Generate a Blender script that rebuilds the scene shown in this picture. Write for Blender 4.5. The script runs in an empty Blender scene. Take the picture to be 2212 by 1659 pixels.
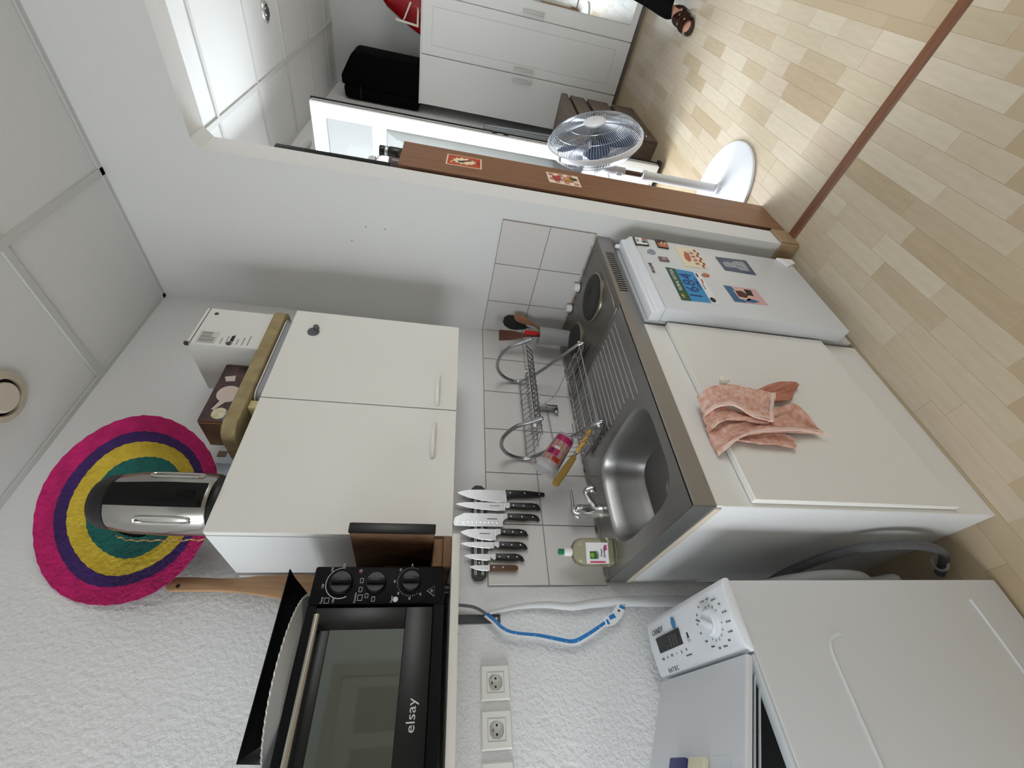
import bpy, bmesh, math, random
from mathutils import Vector, Matrix
R = math.radians
scene = bpy.context.scene
col = scene.collection

# ------------------------------------------------------------------ camera
cam_d = bpy.data.cameras.new('camera'); cam = bpy.data.objects.new('camera', cam_d); col.objects.link(cam)
cam_d.sensor_fit = 'HORIZONTAL'; cam_d.sensor_width = 36.0
cam_d.lens = 921.62 * 36.0 / 2212.0
cam_d.clip_start = 0.02; cam_d.clip_end = 200
CX = Vector((-0.05987047, -0.19103254, -0.97975614))     # the phone was held on its side: picture right is world down
CY = Vector((0.74989224, -0.65643741, 0.0821679))
CZ = Vector((-0.65884532, -0.7297921, 0.18255503))
cam.matrix_world = Matrix(((CX.x, CY.x, CZ.x, -1.61877), (CX.y, CY.y, CZ.y, -1.40479), (CX.z, CY.z, CZ.z, 1.52923), (0, 0, 0, 1)))
scene.camera = cam

# ------------------------------------------------------------------ light
world = bpy.data.worlds.new('world'); scene.world = world; world.use_nodes = True
wn = world.node_tree.nodes; wl = world.node_tree.links; wn['Background'].inputs[1].default_value = 2.8
wtc = wn.new('ShaderNodeTexCoord'); wsp = wn.new('ShaderNodeSeparateXYZ'); wrp = wn.new('ShaderNodeValToRGB')       # pale overcast sky above a grey street
wl.new(wtc.outputs['Generated'], wsp.inputs[0]); wl.new(wsp.outputs[2], wrp.inputs[0]); wl.new(wrp.outputs[0], wn['Background'].inputs[0])
wrp.color_ramp.elements[0].position = 0.0; wrp.color_ramp.elements[0].color = (0.22, 0.215, 0.21, 1); wrp.color_ramp.elements[1].position = 0.02; wrp.color_ramp.elements[1].color = (0.86, 0.93, 1.0, 1)
def area(name, loc, rot, sx, sy, power, color):
    d = bpy.data.lights.new(name, 'AREA'); d.shape = 'RECTANGLE'; d.size = sx; d.size_y = sy; d.energy = power; d.color = color
    o = bpy.data.objects.new(name, d); col.objects.link(o); o.location = loc; o.rotation_euler = rot
    return o
area('daylight_french_window', (0.98, 0.42, 1.62), (R(-58), 0, 0), 1.1, 2.1, 105, (0.86, 0.93, 1.0))
area('daylight_kitchen_window', (-3.45, -0.62, 1.60), (0, R(-90), 0), 1.9, 1.0, 68, (0.91, 0.955, 1.0))
area('daylight_entrance', (0.7, -3.85, 1.9), (R(90), 0, 0), 2.2, 1.2, 44, (1.0, 0.97, 0.93))
vs = scene.view_settings
vs.view_transform = 'Standard'; vs.look = 'None'; vs.gamma = 1.0; vs.use_curve_mapping = False; vs.exposure = -0.60

# ------------------------------------------------------------------ materials
_m = {}
def lin(c):
    return tuple(((v / 255) / 12.92 if v / 255 <= 0.04045 else ((v / 255 + 0.055) / 1.055) ** 2.4) for v in c)
def M(name, rgb=(200, 200, 200), rough=0.5, metal=0.0, bump=None, vary=None, trans=0.0, ior=1.45, alpha=1.0, emit=0.0, aniso=None):
    """bump=(scale,strength[,detail]); vary=(scale,rgb2[,stretch xyz])"""
    if name in _m: return _m[name]
    m = bpy.data.materials.new(name); m.use_nodes = True; nt = m.node_tree
    b = nt.nodes['Principled BSDF']; c = lin(rgb)
    b.inputs['Base Color'].default_value = (*c, 1); b.inputs['Roughness'].default_value = rough; b.inputs['Metallic'].default_value = metal
    b.inputs['Transmission Weight'].default_value = trans; b.inputs['IOR'].default_value = ior; b.inputs['Alpha'].default_value = alpha
    if emit: b.inputs['Emission Color'].default_value = (*c, 1); b.inputs['Emission Strength'].default_value = emit
    if bump or vary:
        tc = nt.nodes.new('ShaderNodeTexCoord')
    if bump:
        n = nt.nodes.new('ShaderNodeTexNoise'); n.inputs['Scale'].default_value = bump[0]; n.inputs['Detail'].default_value = bump[2] if len(bump) > 2 else 3
        nt.links.new(tc.outputs['Object'], n.inputs['Vector'])
        bp = nt.nodes.new('ShaderNodeBump'); bp.inputs['Strength'].default_value = bump[1]; bp.inputs['Distance'].default_value = 0.01
        nt.links.new(n.outputs[0], bp.inputs['Height']); nt.links.new(bp.outputs[0], b.inputs['Normal'])
    if vary:
        mp = nt.nodes.new('ShaderNodeMapping'); mp.inputs['Scale'].default_value = vary[2] if len(vary) > 2 else (1, 1, 1)
        nt.links.new(tc.outputs['Object'], mp.inputs[0])
        n2 = nt.nodes.new('ShaderNodeTexNoise'); n2.inputs['Scale'].default_value = vary[0]; n2.inputs['Detail'].default_value = 5
        nt.links.new(mp.outputs[0], n2.inputs['Vector'])
        rp = nt.nodes.new('ShaderNodeValToRGB'); rp.color_ramp.elements[0].position = 0.35; rp.color_ramp.elements[1].position = 0.68
        rp.color_ramp.elements[0].color = (*c, 1); rp.color_ramp.elements[1].color = (*lin(vary[1]), 1)
        nt.links.new(n2.outputs[0], rp.inputs[0]); nt.links.new(rp.outputs[0], b.inputs['Base Color'])
    if name in ('bag_black', 'black_trousers', 'oven_black', 'oven_panel', 'tin_black', 'frame_black'): b.inputs['Specular IOR Level'].default_value = 0.12
    _m[name] = m; return m

# ------------------------------------------------------------------ geometry helpers (world metres, z up)
def box(x0, x1, y0, y1, z0, z1, bev=0.0, seg=2):
    bm = bmesh.new(); bmesh.ops.create_cube(bm, size=1)
    sx, sy, sz = abs(x1 - x0), abs(y1 - y0), abs(z1 - z0)
    for v in bm.verts: v.co = Vector(((x0 + x1) / 2 + v.co.x * sx, (y0 + y1) / 2 + v.co.y * sy, (z0 + z1) / 2 + v.co.z * sz))
    if bev > 0:
        bmesh.ops.bevel(bm, geom=list(bm.edges), offset=min(bev, 0.49 * min(sx, sy, sz)), segments=seg, profile=0.5, affect='EDGES')
    return bm
def prism(poly, ax, a, b, bev=0.0, seg=1):
    bm = bmesh.new()
    f = {'x': lambda p, t: (t, p[0], p[1]), 'y': lambda p, t: (p[0], t, p[1]), 'z': lambda p, t: (p[0], p[1], t)}[ax]
    A = [bm.verts.new(f(p, a)) for p in poly]; B = [bm.verts.new(f(p, b)) for p in poly]
    n = len(poly)
    bm.faces.new(A); bm.faces.new(list(reversed(B)))
    for i in range(n): bm.faces.new((A[i], B[i], B[(i + 1) % n], A[(i + 1) % n]))
    bmesh.ops.recalc_face_normals(bm, faces=bm.faces)
    if bev > 0: bmesh.ops.bevel(bm, geom=list(bm.edges), offset=bev, segments=seg, profile=0.5, affect='EDGES', clamp_overlap=True)
    return bm
def tube(pts, r, n=8, closed=False, flat=None):
    """round tube along points; r number or list; flat=(width vector factor) unused"""
    pts = [Vector(p) for p in pts]; N = len(pts); bm = bmesh.new(); rings = []
    rr = r if isinstance(r, (list, tuple)) else [r] * N
    up = None
    for i in range(N):
        if closed: t = pts[(i + 1) % N] - pts[i - 1]
        else: t = pts[min(i + 1, N - 1)] - pts[max(i - 1, 0)]
        t.normalize()
        if up is None:
            up = Vector((0, 0, 1)) if abs(t.z) < 0.9 else Vector((1, 0, 0))
        s = t.cross(up); s.normalize(); up = s.cross(t); up.normalize()
        rings.append([bm.verts.new(pts[i] + rr[i] * (math.cos(2 * math.pi * k / n) * s + math.sin(2 * math.pi * k / n) * up)) for k in range(n)])
    for i in range(N if closed else N - 1):
        a, b = rings[i], rings[(i + 1) % N]
        for k in range(n): bm.faces.new((a[k], a[(k + 1) % n], b[(k + 1) % n], b[k]))
    if not closed:
        bm.faces.new(list(reversed(rings[0]))); bm.faces.new(rings[-1])
    bmesh.ops.recalc_face_normals(bm, faces=bm.faces)
    return bm
def smooth_path(pts, k=6, closed=False):
    pts = [Vector(p) for p in pts]; out = []; N = len(pts)
    for i in range(N if closed else N - 1):
        if closed: p0, p1, p2, p3 = pts[i - 1], pts[i], pts[(i + 1) % N], pts[(i + 2) % N]
        else: p0, p1, p2, p3 = pts[max(i - 1, 0)], pts[i], pts[i + 1], pts[min(i + 2, N - 1)]
        for j in range(k):
            t = j / k
            out.append(0.5 * ((2 * p1) + (p2 - p0) * t + (2 * p0 - 5 * p1 + 4 * p2 - p3) * t * t + (3 * p1 - p0 - 3 * p2 + p3) * t ** 3))
    if not closed: out.append(pts[-1])
    return out
def frame_of(axis):
    a = Vector(axis).normalized(); h = Vector((0, 0, 1)) if abs(a.z) < 0.9 else Vector((1, 0, 0))
    u = h.cross(a).normalized(); v = a.cross(u); return u, v, a
def lathe(prof, c=(0, 0, 0), axis=(0, 0, 1), n=32, cap=True):
    """prof: list of (radius, height along axis)"""
    u, v, a = frame_of(axis); c = Vector(c); bm = bmesh.new(); rings = []
    for (r, h) in prof:
        if r < 1e-6: rings.append([bm.verts.new(c + a * h)])
        else: rings.append([bm.verts.new(c + a * h + r * (math.cos(2 * math.pi * k / n) * u + math.sin(2 * math.pi * k / n) * v)) for k in range(n)])
    for A, B in zip(rings, rings[1:]):
        if len(A) == 1 and len(B) == 1: continue
        if len(A) == 1:
            for k in range(n): bm.faces.new((A[0], B[k], B[(k + 1) % n]))
        elif len(B) == 1:
            for k in range(n): bm.faces.new((A[k], A[(k + 1) % n], B[0]))
        else:
            for k in range(n): bm.faces.new((A[k], A[(k + 1) % n], B[(k + 1) % n], B[k]))
    if cap:
        for Rg in (rings[0], rings[-1]):
            if len(Rg) > 2: bm.faces.new(Rg)
    bmesh.ops.recalc_face_normals(bm, faces=bm.faces)
    return bm
def join(*bms):
    out = bmesh.new()
    for b in bms:
        vm = {v: out.verts.new(v.co) for v in b.verts}
        for f in b.faces:
            try: out.faces.new([vm[v] for v in f.verts])
            except ValueError: pass
        b.free()
    return out
def xform(bm, mat):
    bmesh.ops.transform(bm, matrix=mat, verts=bm.verts); return bm
def basis(right, up, org):
    r = Vector(right).normalized(); u = Vector(up).normalized(); n = r.cross(u)
    return Matrix(((r.x, u.x, n.x, org[0]), (r.y, u.y, n.y, org[1]), (r.z, u.z, n.z, org[2]), (0, 0, 0, 1)))
def sheet(fn, nu, nv, th=0.003):
    """fn(u,v)->point, given thickness along its own normal"""
    bm = bmesh.new(); P = [[Vector(fn(i / nu, j / nv)) for j in range(nv + 1)] for i in range(nu + 1)]
    F, B = [], []
    for i in range(nu + 1):
        f, b = [], []
        for j in range(nv + 1):
            du = P[min(i + 1, nu)][j] - P[max(i - 1, 0)][j]; dv = P[i][min(j + 1, nv)] - P[i][max(j - 1, 0)]
            n = du.cross(dv); n = n.normalized() if n.length > 1e-9 else Vector((0, -1, 0))
            f.append(bm.verts.new(P[i][j] + n * th / 2)); b.append(bm.verts.new(P[i][j] - n * th / 2))
        F.append(f); B.append(b)
    for i in range(nu):
        for j in range(nv):
            bm.faces.new((F[i][j], F[i + 1][j], F[i + 1][j + 1], F[i][j + 1])); bm.faces.new((B[i][j], B[i][j + 1], B[i + 1][j + 1], B[i + 1][j]))
    for i in range(nu):
        bm.faces.new((F[i][0], B[i][0], B[i + 1][0], F[i + 1][0])); bm.faces.new((F[i][nv], F[i + 1][nv], B[i + 1][nv], B[i][nv]))
    for j in range(nv):
        bm.faces.new((F[0][j], F[0][j + 1], B[0][j + 1], B[0][j])); bm.faces.new((F[nu][j], B[nu][j], B[nu][j + 1], F[nu][j + 1]))
    bmesh.ops.recalc_face_normals(bm, faces=bm.faces)
    return bm

# ------------------------------------------------------------------ objects
def props(o, label=None, cat=None, group=None, kind=None):
    if label: o['label'] = label
    if cat: o['category'] = cat
    if group: o['group'] = group
    if kind: o['kind'] = kind
    return o
WORLD = {}
def obj(name, bm, mat, parent=None, label=None, cat=None, group=None, kind=None, smooth=True):
    me = bpy.data.meshes.new(name)
    if isinstance(bm, bmesh.types.BMesh): bm.to_mesh(me); bm.free()
    else: me = bm
    vs_ = [v.co for v in me.vertices]
    lo = Vector([min(v[i] for v in vs_) for i in range(3)]); hi = Vector([max(v[i] for v in vs_) for i in range(3)])
    org = (lo + hi) / 2
    if parent is None: org.z = lo.z
    me.transform(Matrix.Translation(-org))
    if smooth and len(me.polygons):
        me.polygons.foreach_set('use_smooth', [True] * len(me.polygons))
        me.set_sharp_from_angle(angle=R(38))
    if mat: me.materials.append(mat)
    o = bpy.data.objects.new(name, me); col.objects.link(o)
    WORLD[o.name] = org.copy()
    if parent is not None:
        o.parent = parent; o.location = org - WORLD[parent.name]
    else: o.location = org
    return props(o, label, cat, group, kind)
def thing(name, label, cat, loc=(0, 0, 0), group=None, kind=None):
    o = bpy.data.objects.new(name, None); col.objects.link(o); o.location = loc; o.empty_display_size = 0.05
    WORLD[o.name] = Vector(loc); return props(o, label, cat, group, kind)
def copy_tree(o, parent=None, shift=(0, 0, 0)):
    c = o.copy(); col.objects.link(c); c.parent = parent
    if parent is None: c.location = o.location + Vector(shift)
    WORLD[c.name] = WORLD[o.name] + Vector(shift)
    for ch in list(o.children): copy_tree(ch, c, shift)
    return c
def text(name, body, size, right, up, org, mat, parent, depth=0.0004, align='CENTER', sx=1.0, shear=0.0):
    cu = bpy.data.curves.new(name, 'FONT'); cu.body = body; cu.size = size; cu.extrude = depth; cu.align_x = align; cu.align_y = 'CENTER'; cu.resolution_u = 2; cu.shear = shear
    t = bpy.data.objects.new(name, cu); col.objects.link(t)
    dg = bpy.context.evaluated_depsgraph_get(); me = bpy.data.meshes.new_from_object(t.evaluated_get(dg))
    bpy.data.objects.remove(t); bpy.data.curves.remove(cu)
    me.materials.clear()
    me.transform(Matrix.Diagonal((sx, 1, 1, 1))); me.transform(basis(right, up, org))
    return obj(name, me, mat, parent, smooth=False)
# ------------------------------------------------------------------ the setting
rnd = random.Random(7)
H = 0.911            # worktop height
CEIL = 2.71
white_wall = M('wall_paint', (226, 227, 226), 0.85, bump=(55, 0.30, 5))
rough_wall = M('roughcast_paint', (228, 230, 231), 0.8, bump=(75, 0.75, 4))
ceil_mat = M('ceiling_tile', (222, 223, 222), 0.9, bump=(160, 0.15, 3))
bar_mat = M('ceiling_bar_paint', (205, 206, 204), 0.7)
grout = M('grout', (150, 147, 143), 0.9)
tile_mat = M('wall_tile_glaze', (216, 213, 210), 0.25)
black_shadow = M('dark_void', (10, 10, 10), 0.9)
YB = 0.06            # inner face of the outside wall in the living room

# floor slab and its staves
def brick_floor():
    m = bpy.data.materials.new('floor_far'); m.use_nodes = True; nt = m.node_tree; b = nt.nodes['Principled BSDF']
    tc = nt.nodes.new('ShaderNodeTexCoord'); br = nt.nodes.new('ShaderNodeTexBrick')
    br.inputs['Color1'].default_value = (*lin((192, 174, 146)), 1); br.inputs['Color2'].default_value = (*lin((178, 158, 128)), 1); br.inputs['Mortar'].default_value = (*lin((160, 140, 110)), 1)
    br.inputs['Scale'].default_value = 1.0; br.inputs['Brick Width'].default_value = 0.33; br.inputs['Row Height'].default_value = 0.064; br.inputs['Mortar Size'].default_value = 0.0008
    nt.links.new(tc.outputs['Object'], br.inputs['Vector']); nt.links.new(br.outputs[0], b.inputs['Base Color']); b.inputs['Roughness'].default_value = 0.42
    return m
floor = obj('floor', box(-3.2, 3.55, -3.6, 0.0, -0.08, -0.0008), brick_floor(), None, 'pale beech strip laminate floor running through kitchen and living room', 'floor', None, 'structure')
tones = [((198, 184, 160), (191, 176, 151)), ((189, 173, 147), (182, 165, 138)), ((206, 194, 173), (199, 186, 164)), ((194, 179, 155), (200, 188, 166)), ((178, 159, 130), (186, 168, 140)), ((200, 185, 164), (193, 177, 155))]
stave_mats = [M('stave_%d' % i, a, 0.30, vary=(9, b, (1.0, 7.0, 1.0))) for i, (a, b) in enumerate(tones)]
stave_mesh = {}
def stave(x0, x1, y0, y1, mi):
    key = (round(x1 - x0, 3), mi)
    if key not in stave_mesh:
        L = key[0] / 2 - 0.0004; W = (y1 - y0) / 2 - 0.0003
        bm = box(-L, L, -W, W, -0.0008, 0.0, 0.0004, 1); me = bpy.data.meshes.new('plank'); bm.to_mesh(me); bm.free(); me.materials.append(stave_mats[mi]); stave_mesh[key] = me
    o = bpy.data.objects.new('plank', stave_mesh[key]); col.objects.link(o); o.parent = floor
    o.location = Vector(((x0 + x1) / 2, (y0 + y1) / 2, 0.0)) - WORLD['floor']
lens = [0.23, 0.30, 0.37, 0.44]
def rows(x_lo, x_hi, y_hi, nrow, lo_fn, hi_fn, off):
    for r in range(nrow):
        y1 = y_hi - r * 0.064; y0 = y1 - 0.064
        a, b = lo_fn((y0 + y1) / 2), hi_fn((y0 + y1) / 2)
        if b - a < 0.1: continue
        x = max(x_lo, a) + 0.0
        x -= rnd.choice((0.0, 0.08, 0.15, 0.22)) if off else 0
        last = -1
        while x < b:
            L = rnd.choice(lens); xe = min(x + L, x_hi)
            if x_hi - xe < 0.10: xe = x_hi
            xs = max(x, x_lo)
            mi = rnd.choices(range(6), (5, 3, 4, 5, 1.1, 4))[0]
            if mi == last: mi = (mi + 2) % 6
            last = mi
            if xe - xs > 0.02: stave(xs, xe, y0, y1, mi)
            x = xe
            if xe >= x_hi: break
# kitchen side of the threshold strip, then the living room (as far as the staves can be told apart)
rows(-1.35, 0.042, -0.585, 15, lambda y: max(-1.35, -1.25 + (-0.6 - y) * 1.28), lambda y: 0.042, False)
rows(0.094, 3.05, -0.545, 13, lambda y: 0.094, lambda y: 2.98 - 0.25 * max(0, -0.95 - y), False)
trim_threshold = obj('trim_1', prism([(0.042, 0.0), (0.047, 0.007), (0.089, 0.007), (0.094, 0.0)], 'y', -2.4, -0.677), M('threshold_wood', (126, 84, 58), 0.45, vary=(14, (104, 66, 44), (6, 0.6, 1))), None, 'reddish brown wooden threshold strip across the floor between the rooms', 'threshold', None, 'structure')

# walls
wall_back = obj('wall_back', join(box(-3.2, 0.0, 0.0, 0.30, 0, CEIL), box(0.0, 0.42, YB, 0.30, 0, CEIL), box(1.56, 3.55, YB, 0.30, 0, CEIL), box(0.42, 1.56, YB, 0.30, 2.46, CEIL)), None, None, 'white roughcast wall behind the kitchen, carrying tiles, cabinet and shelf', 'wall', None, 'structure', smooth=False)
wm = bpy.data.materials.new('roughcast_wall'); wm.use_nodes = True; nt = wm.node_tree; b = nt.nodes['Principled BSDF']
b.inputs['Base Color'].default_value = (*lin((228, 229, 229)), 1); b.inputs['Roughness'].default_value = 0.8
tc = nt.nodes.new('ShaderNodeTexCoord'); n1 = nt.nodes.new('ShaderNodeTexNoise'); n1.inputs['Scale'].default_value = 85; n1.inputs['Detail'].default_value = 5; n1.inputs['Roughness'].default_value = 0.6
nt.links.new(tc.outputs['Object'], n1.inputs['Vector'])
sp = nt.nodes.new('ShaderNodeSeparateXYZ'); nt.links.new(tc.outputs['Object'], sp.inputs[0])
mr = nt.nodes.new('ShaderNodeMapRange'); mr.inputs['From Min'].default_value = -1.25 - WORLD['wall_back'].x; mr.inputs['From Max'].default_value = -1.10 - WORLD['wall_back'].x; mr.inputs['To Min'].default_value = 0.50; mr.inputs['To Max'].default_value = 0.16
nt.links.new(sp.outputs[0], mr.inputs['Value'])
bp_ = nt.nodes.new('ShaderNodeBump'); bp_.inputs['Distance'].default_value = 0.012
nt.links.new(mr.outputs[0], bp_.inputs['Strength']); nt.links.new(n1.outputs[0], bp_.inputs['Height']); nt.links.new(bp_.outputs[0], b.inputs['Normal'])
wall_back.data.materials.append(wm)
smooth_wall = M('smooth_wall_paint', (226, 227, 226), 0.8, bump=(70, 0.12, 4))
wall_right = obj('wall_right', prism([(0.0, 0.0), (0.0, CEIL), (-3.6, CEIL), (-3.6, 2.39), (-0.70, 2.39), (-0.67, 2.365), (-0.67, 0.0)], 'x', 0.0, 0.11), smooth_wall, None, 'white partition wall with a wide doorway and lintel to the living room', 'wall', None, 'structure', smooth=False)
wall_far = obj('wall_far', box(3.55, 3.67, -3.6, YB + .24, 0, CEIL), M('far_wall', (216, 217, 215), 0.85, bump=(60, .15, 3)), None, 'plain pale wall at the far end of the living room', 'wall', None, 'structure')
side = M('side_wall', (222, 221, 218), 0.85)
wall_left = obj('wall_left', join(box(-3.32, -3.2, -3.6, -1.15, 0, CEIL), box(-3.32, -3.2, -0.10, 0.3, 0, CEIL), box(-3.32, -3.2, -1.15, -0.10, 0, 0.6), box(-3.32, -3.2, -1.15, -0.10, 2.5, CEIL)), side, None, 'white kitchen wall with a window, to the left of the view', 'wall', None, 'structure')
wall_front = obj('wall_front', join(box(-3.2, -0.5, -3.72, -3.6, 0, CEIL), box(1.9, 3.55, -3.72, -3.6, 0, CEIL), box(-0.5, 1.9, -3.72, -3.6, 2.5, CEIL), box(-0.5, 1.9, -3.72, -3.6, 0, 1.2)), side, None, 'white wall behind the camera with a broad window', 'wall', None, 'structure')

# plinth tiles round the foot of the partition
plinth = M('plinth_tile', (172, 146, 112), 0.45, vary=(20, (156, 130, 98)))
base_right = thing('baseboard_right', 'tan tile plinth round the foot of the partition wall end', 'baseboard', (0.0, -0.675, 0), None, 'structure')
obj('plinth_tile', box(0.002, 0.112, -0.682, -0.671, 0, 0.085, 0.001, 1), plinth, base_right)
obj('plinth_tile', box(-0.011, -0.001, -0.676, -0.52, 0, 0.085, 0.001, 1), plinth, base_right)

# wall tiles (each its own piece) on a thin bed of grout
obj('sealant', prism([(-.0145, H + .0005), (-.013, H + .006), (-.009, H + .008), (-.009, H + .0005)], 'x', -1.2, -.015), M('sealant_dark', (86, 78, 68), .7, vary=(30, (196, 190, 180))), wall_back)
obj('sealant', prism([(-.0145, H + .0008), (-.013, H + .006), (-.009, H + .008), (-.009, H + .0008)], 'y', -.585, -.02), M('sealant_pale', (206, 202, 194), .7, vary=(30, (150, 140, 126))), wall_right)
gb = obj('grout_bed', box(-1.2105, -0.0005, -0.0045, 0.0, H, 1.3085), grout, wall_back)
gr = obj('grout_bed', box(-0.0045, 0.0, -0.5885, -0.0005, H, 1.3085), grout, wall_right)
def tile_me(sx, sy, sz):
    bm = box(-sx / 2, sx / 2, -sy / 2, sy / 2, -sz / 2, sz / 2, 0.0012, 1); me = bpy.data.meshes.new('tile'); bm.to_mesh(me); bm.free(); me.materials.append(tile_mat); return me
tb = tile_me(0.1965, 0.007, 0.1955); tp = tile_me(0.007, 0.1965, 0.1955)
zr = [H + 0.0992, H + 0.0992 + 0.1985]
for k in range(6):
    for z in zr:
        o = bpy.data.objects.new('tile', tb); col.objects.link(o); o.parent = wall_back; o.location = Vector((-0.01 - 0.2 * k - 0.1, -0.0055, z)) - WORLD['wall_back']
for k in range(3):
    for z in zr:
        o = bpy.data.objects.new('tile', tp); col.objects.link(o); o.parent = wall_right; o.location = Vector((-0.0055, 0.0124 - 0.2 * k - 0.1 - (0.006 if k == 0 else 0), z)) - WORLD['wall_right']
        if k == 0: o.scale.y = 0.94

for y_, z_ in ((-.467, 1.84), (-.469, 1.766), (-.397, 1.898)): obj('wall_plug', lathe([(0, .0012), (.0025, .001), (.0032, 0)], (0, y_, z_), (-1, 0, 0), 8), M('plug_grey', (150, 150, 146), .8), wall_right)
# suspended ceiling: slab, tiles and bars
ceiling = obj('ceiling', box(-3.2, 3.55, -3.6, 0.3, CEIL + 0.02, CEIL + 0.12), ceil_mat, None, 'white suspended ceiling of square tiles on painted bars', 'ceiling', None, 'structure')
def ceil_grid(x0, x1, y0, y1, xs, ys):
    bx = [x0] + [x for x in sorted(xs) if x0 < x < x1] + [x1]; by = [y0] + [y for y in sorted(ys) if y0 < y < y1] + [y1]
    for i in range(len(bx) - 1):
        for j in range(len(by) - 1):
            obj('ceiling_tile', box(bx[i] + 0.001, bx[i + 1] - 0.001, by[j] + 0.001, by[j + 1] - 0.001, CEIL + 0.006 + rnd.uniform(0, .0025), CEIL + 0.02), ceil_mat, ceiling, smooth=False)
    for x in bx[1:-1]: obj('ceiling_bar', box(x - 0.012, x + 0.012, y0, y1, CEIL, CEIL + 0.007), bar_mat, ceiling, smooth=False)
    for y in by[1:-1]: obj('ceiling_bar', box(x0, x1, y - 0.012, y + 0.012, CEIL - 0.001, CEIL + 0.007), bar_mat, ceiling, smooth=False)
    obj('ceiling_edge', box(x0, x1, y1 - 0.018, y1, CEIL - 0.001, CEIL + 0.006), bar_mat, ceiling, smooth=False); obj('ceiling_edge', box(x1 - 0.018, x1, y0, y1, CEIL - 0.001, CEIL + 0.006), bar_mat, ceiling, smooth=False)
ceil_grid(-3.2, 0.0, -3.6, 0.0, [-0.485 - 0.6 * k for k in range(5)], [-0.54 - 0.6 * k for k in range(6)])
ceil_grid(0.11, 3.55, -3.6, YB, [0.93 + 0.6 * k for k in range(5)], [-0.41 - 0.6 * k for k in range(6)])

# ceiling lamps
def downlight(c, r, label, ring, disc, depth):
    t = thing('ceiling_lamp', label, 'lamp', (c[0], c[1], CEIL))
    obj('trim_ring', lathe([(r * .70, 0.004), (r * .72, -0.010 * depth), (r * .95, -0.007 * depth), (r, -0.002), (r, 0.006)], (c[0], c[1], CEIL), n=40), ring, t)
    obj('well', lathe([(r * .70, -.001), (0, -.0005)], (c[0], c[1], CEIL), n=32), black_shadow, t)
    obj('lens', lathe([(0, -0.016 * depth), (r * .5, -0.015 * depth), (r * .58, -0.010 * depth), (r * .58, -0.002)], (c[0], c[1], CEIL), n=32), disc, t)
downlight((-0.775, -0.235), 0.075, 'large cream recessed lamp in the kitchen ceiling near the hat', M('cream_plastic', (198, 188, 168), 0.5), M('cream_lens', (212, 204, 186), 0.4), 1.0)
downlight((1.868, -0.712), 0.055, 'small chrome ringed spotlight in the living room ceiling', M('spot_ring', (205, 205, 205), 0.3, 0.6), M('spot_glass', (120, 122, 125), 0.15, 0.7), 1.2)

# french window: fixed frame in the opening, one leaf standing open into the room
upvc = M('white_upvc', (238, 240, 240), 0.3); gask = M('black_gasket', (18, 18, 19), 0.6); glass = M('window_glass', (244, 250, 250), 0.0, trans=1.0, ior=1.45)
w1 = thing('window_1', 'white french window with a leaf standing open beside the bookcase', 'window', (1.0, YB + .1, 0), None, 'structure')
obj('frame_post', box(0.42, 0.47, YB + .04, YB + .11, 0.0, 2.46, 0.004), upvc, w1); obj('frame_post', box(1.51, 1.56, YB + .04, YB + .11, 0.0, 2.46, 0.004), upvc, w1)
obj('frame_head', box(0.47, 1.51, YB + .04, YB + .11, 2.41, 2.46, 0.004), upvc, w1); obj('sill', box(0.42, 1.56, 0.0, 0.30, -0.03, 0.03, 0.003), upvc, w1)
LX0, LX1, LY0, LY1, LZ0, LZ1 = 1.535, 1.595, -0.385, 0.10, 0.045, 2.43
leaf = obj('leaf_frame', join(box(LX0, LX1, LY0, LY0 + .085, LZ0, LZ1, 0.006), box(LX0, LX1, LY1 - .08, LY1, LZ0, LZ1, 0.006), box(LX0, LX1, LY0 + .08, LY1 - .07, LZ1 - .085, LZ1, 0.006), box(LX0, LX1, LY0 + .08, LY1 - .07, LZ0, LZ0 + .10, 0.006), box(LX0, LX1, LY0 + .08, LY1 - .07, 1.965, 2.055, 0.006), box(LX0, LX1, LY0 + .08, LY1 - .07, 0.50, 0.585, 0.006)), upvc, w1)
for z0, z1 in ((2.055, LZ1 - .085), (0.585, 1.965)):
    obj('pane', box(1.560, 1.566, LY0 + .083, LY1 - .075, z0, z1), glass, leaf, smooth=False)
obj('lower_panel', box(1.553, 1.577, LY0 + .083, LY1 - .075, LZ0 + .10, 0.50), upvc, leaf)
obj('edge_groove', box(LX0 + .018, LX0 + .026, LY0 - .004, LY0 + .002, LZ0 + .01, LZ1 - .01), M('edge_shadow', (150, 146, 140), .5), leaf)
obj('gasket', box(LX1 - .006, LX1 + .005, LY0 - .007, LY0 + .003, LZ0 - .005, LZ1 + .004), gask, leaf); obj('gasket', box(LX1 - .006, LX1 + .005, LY0, LY1, LZ1, LZ1 + .006), gask, leaf)
for z in (1.24, 1.16): obj('lock_fitting', box(LX0 + .03, LX1 - .01, LY0 - .009, LY0, z, z + .035, .002), gask, leaf)
obj('bottom_seal', box(LX0 + .02, LX1 + .012, LY0 - .02, LY1, LZ0 - .02, LZ0 + .004, .002), gask, leaf)

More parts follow.
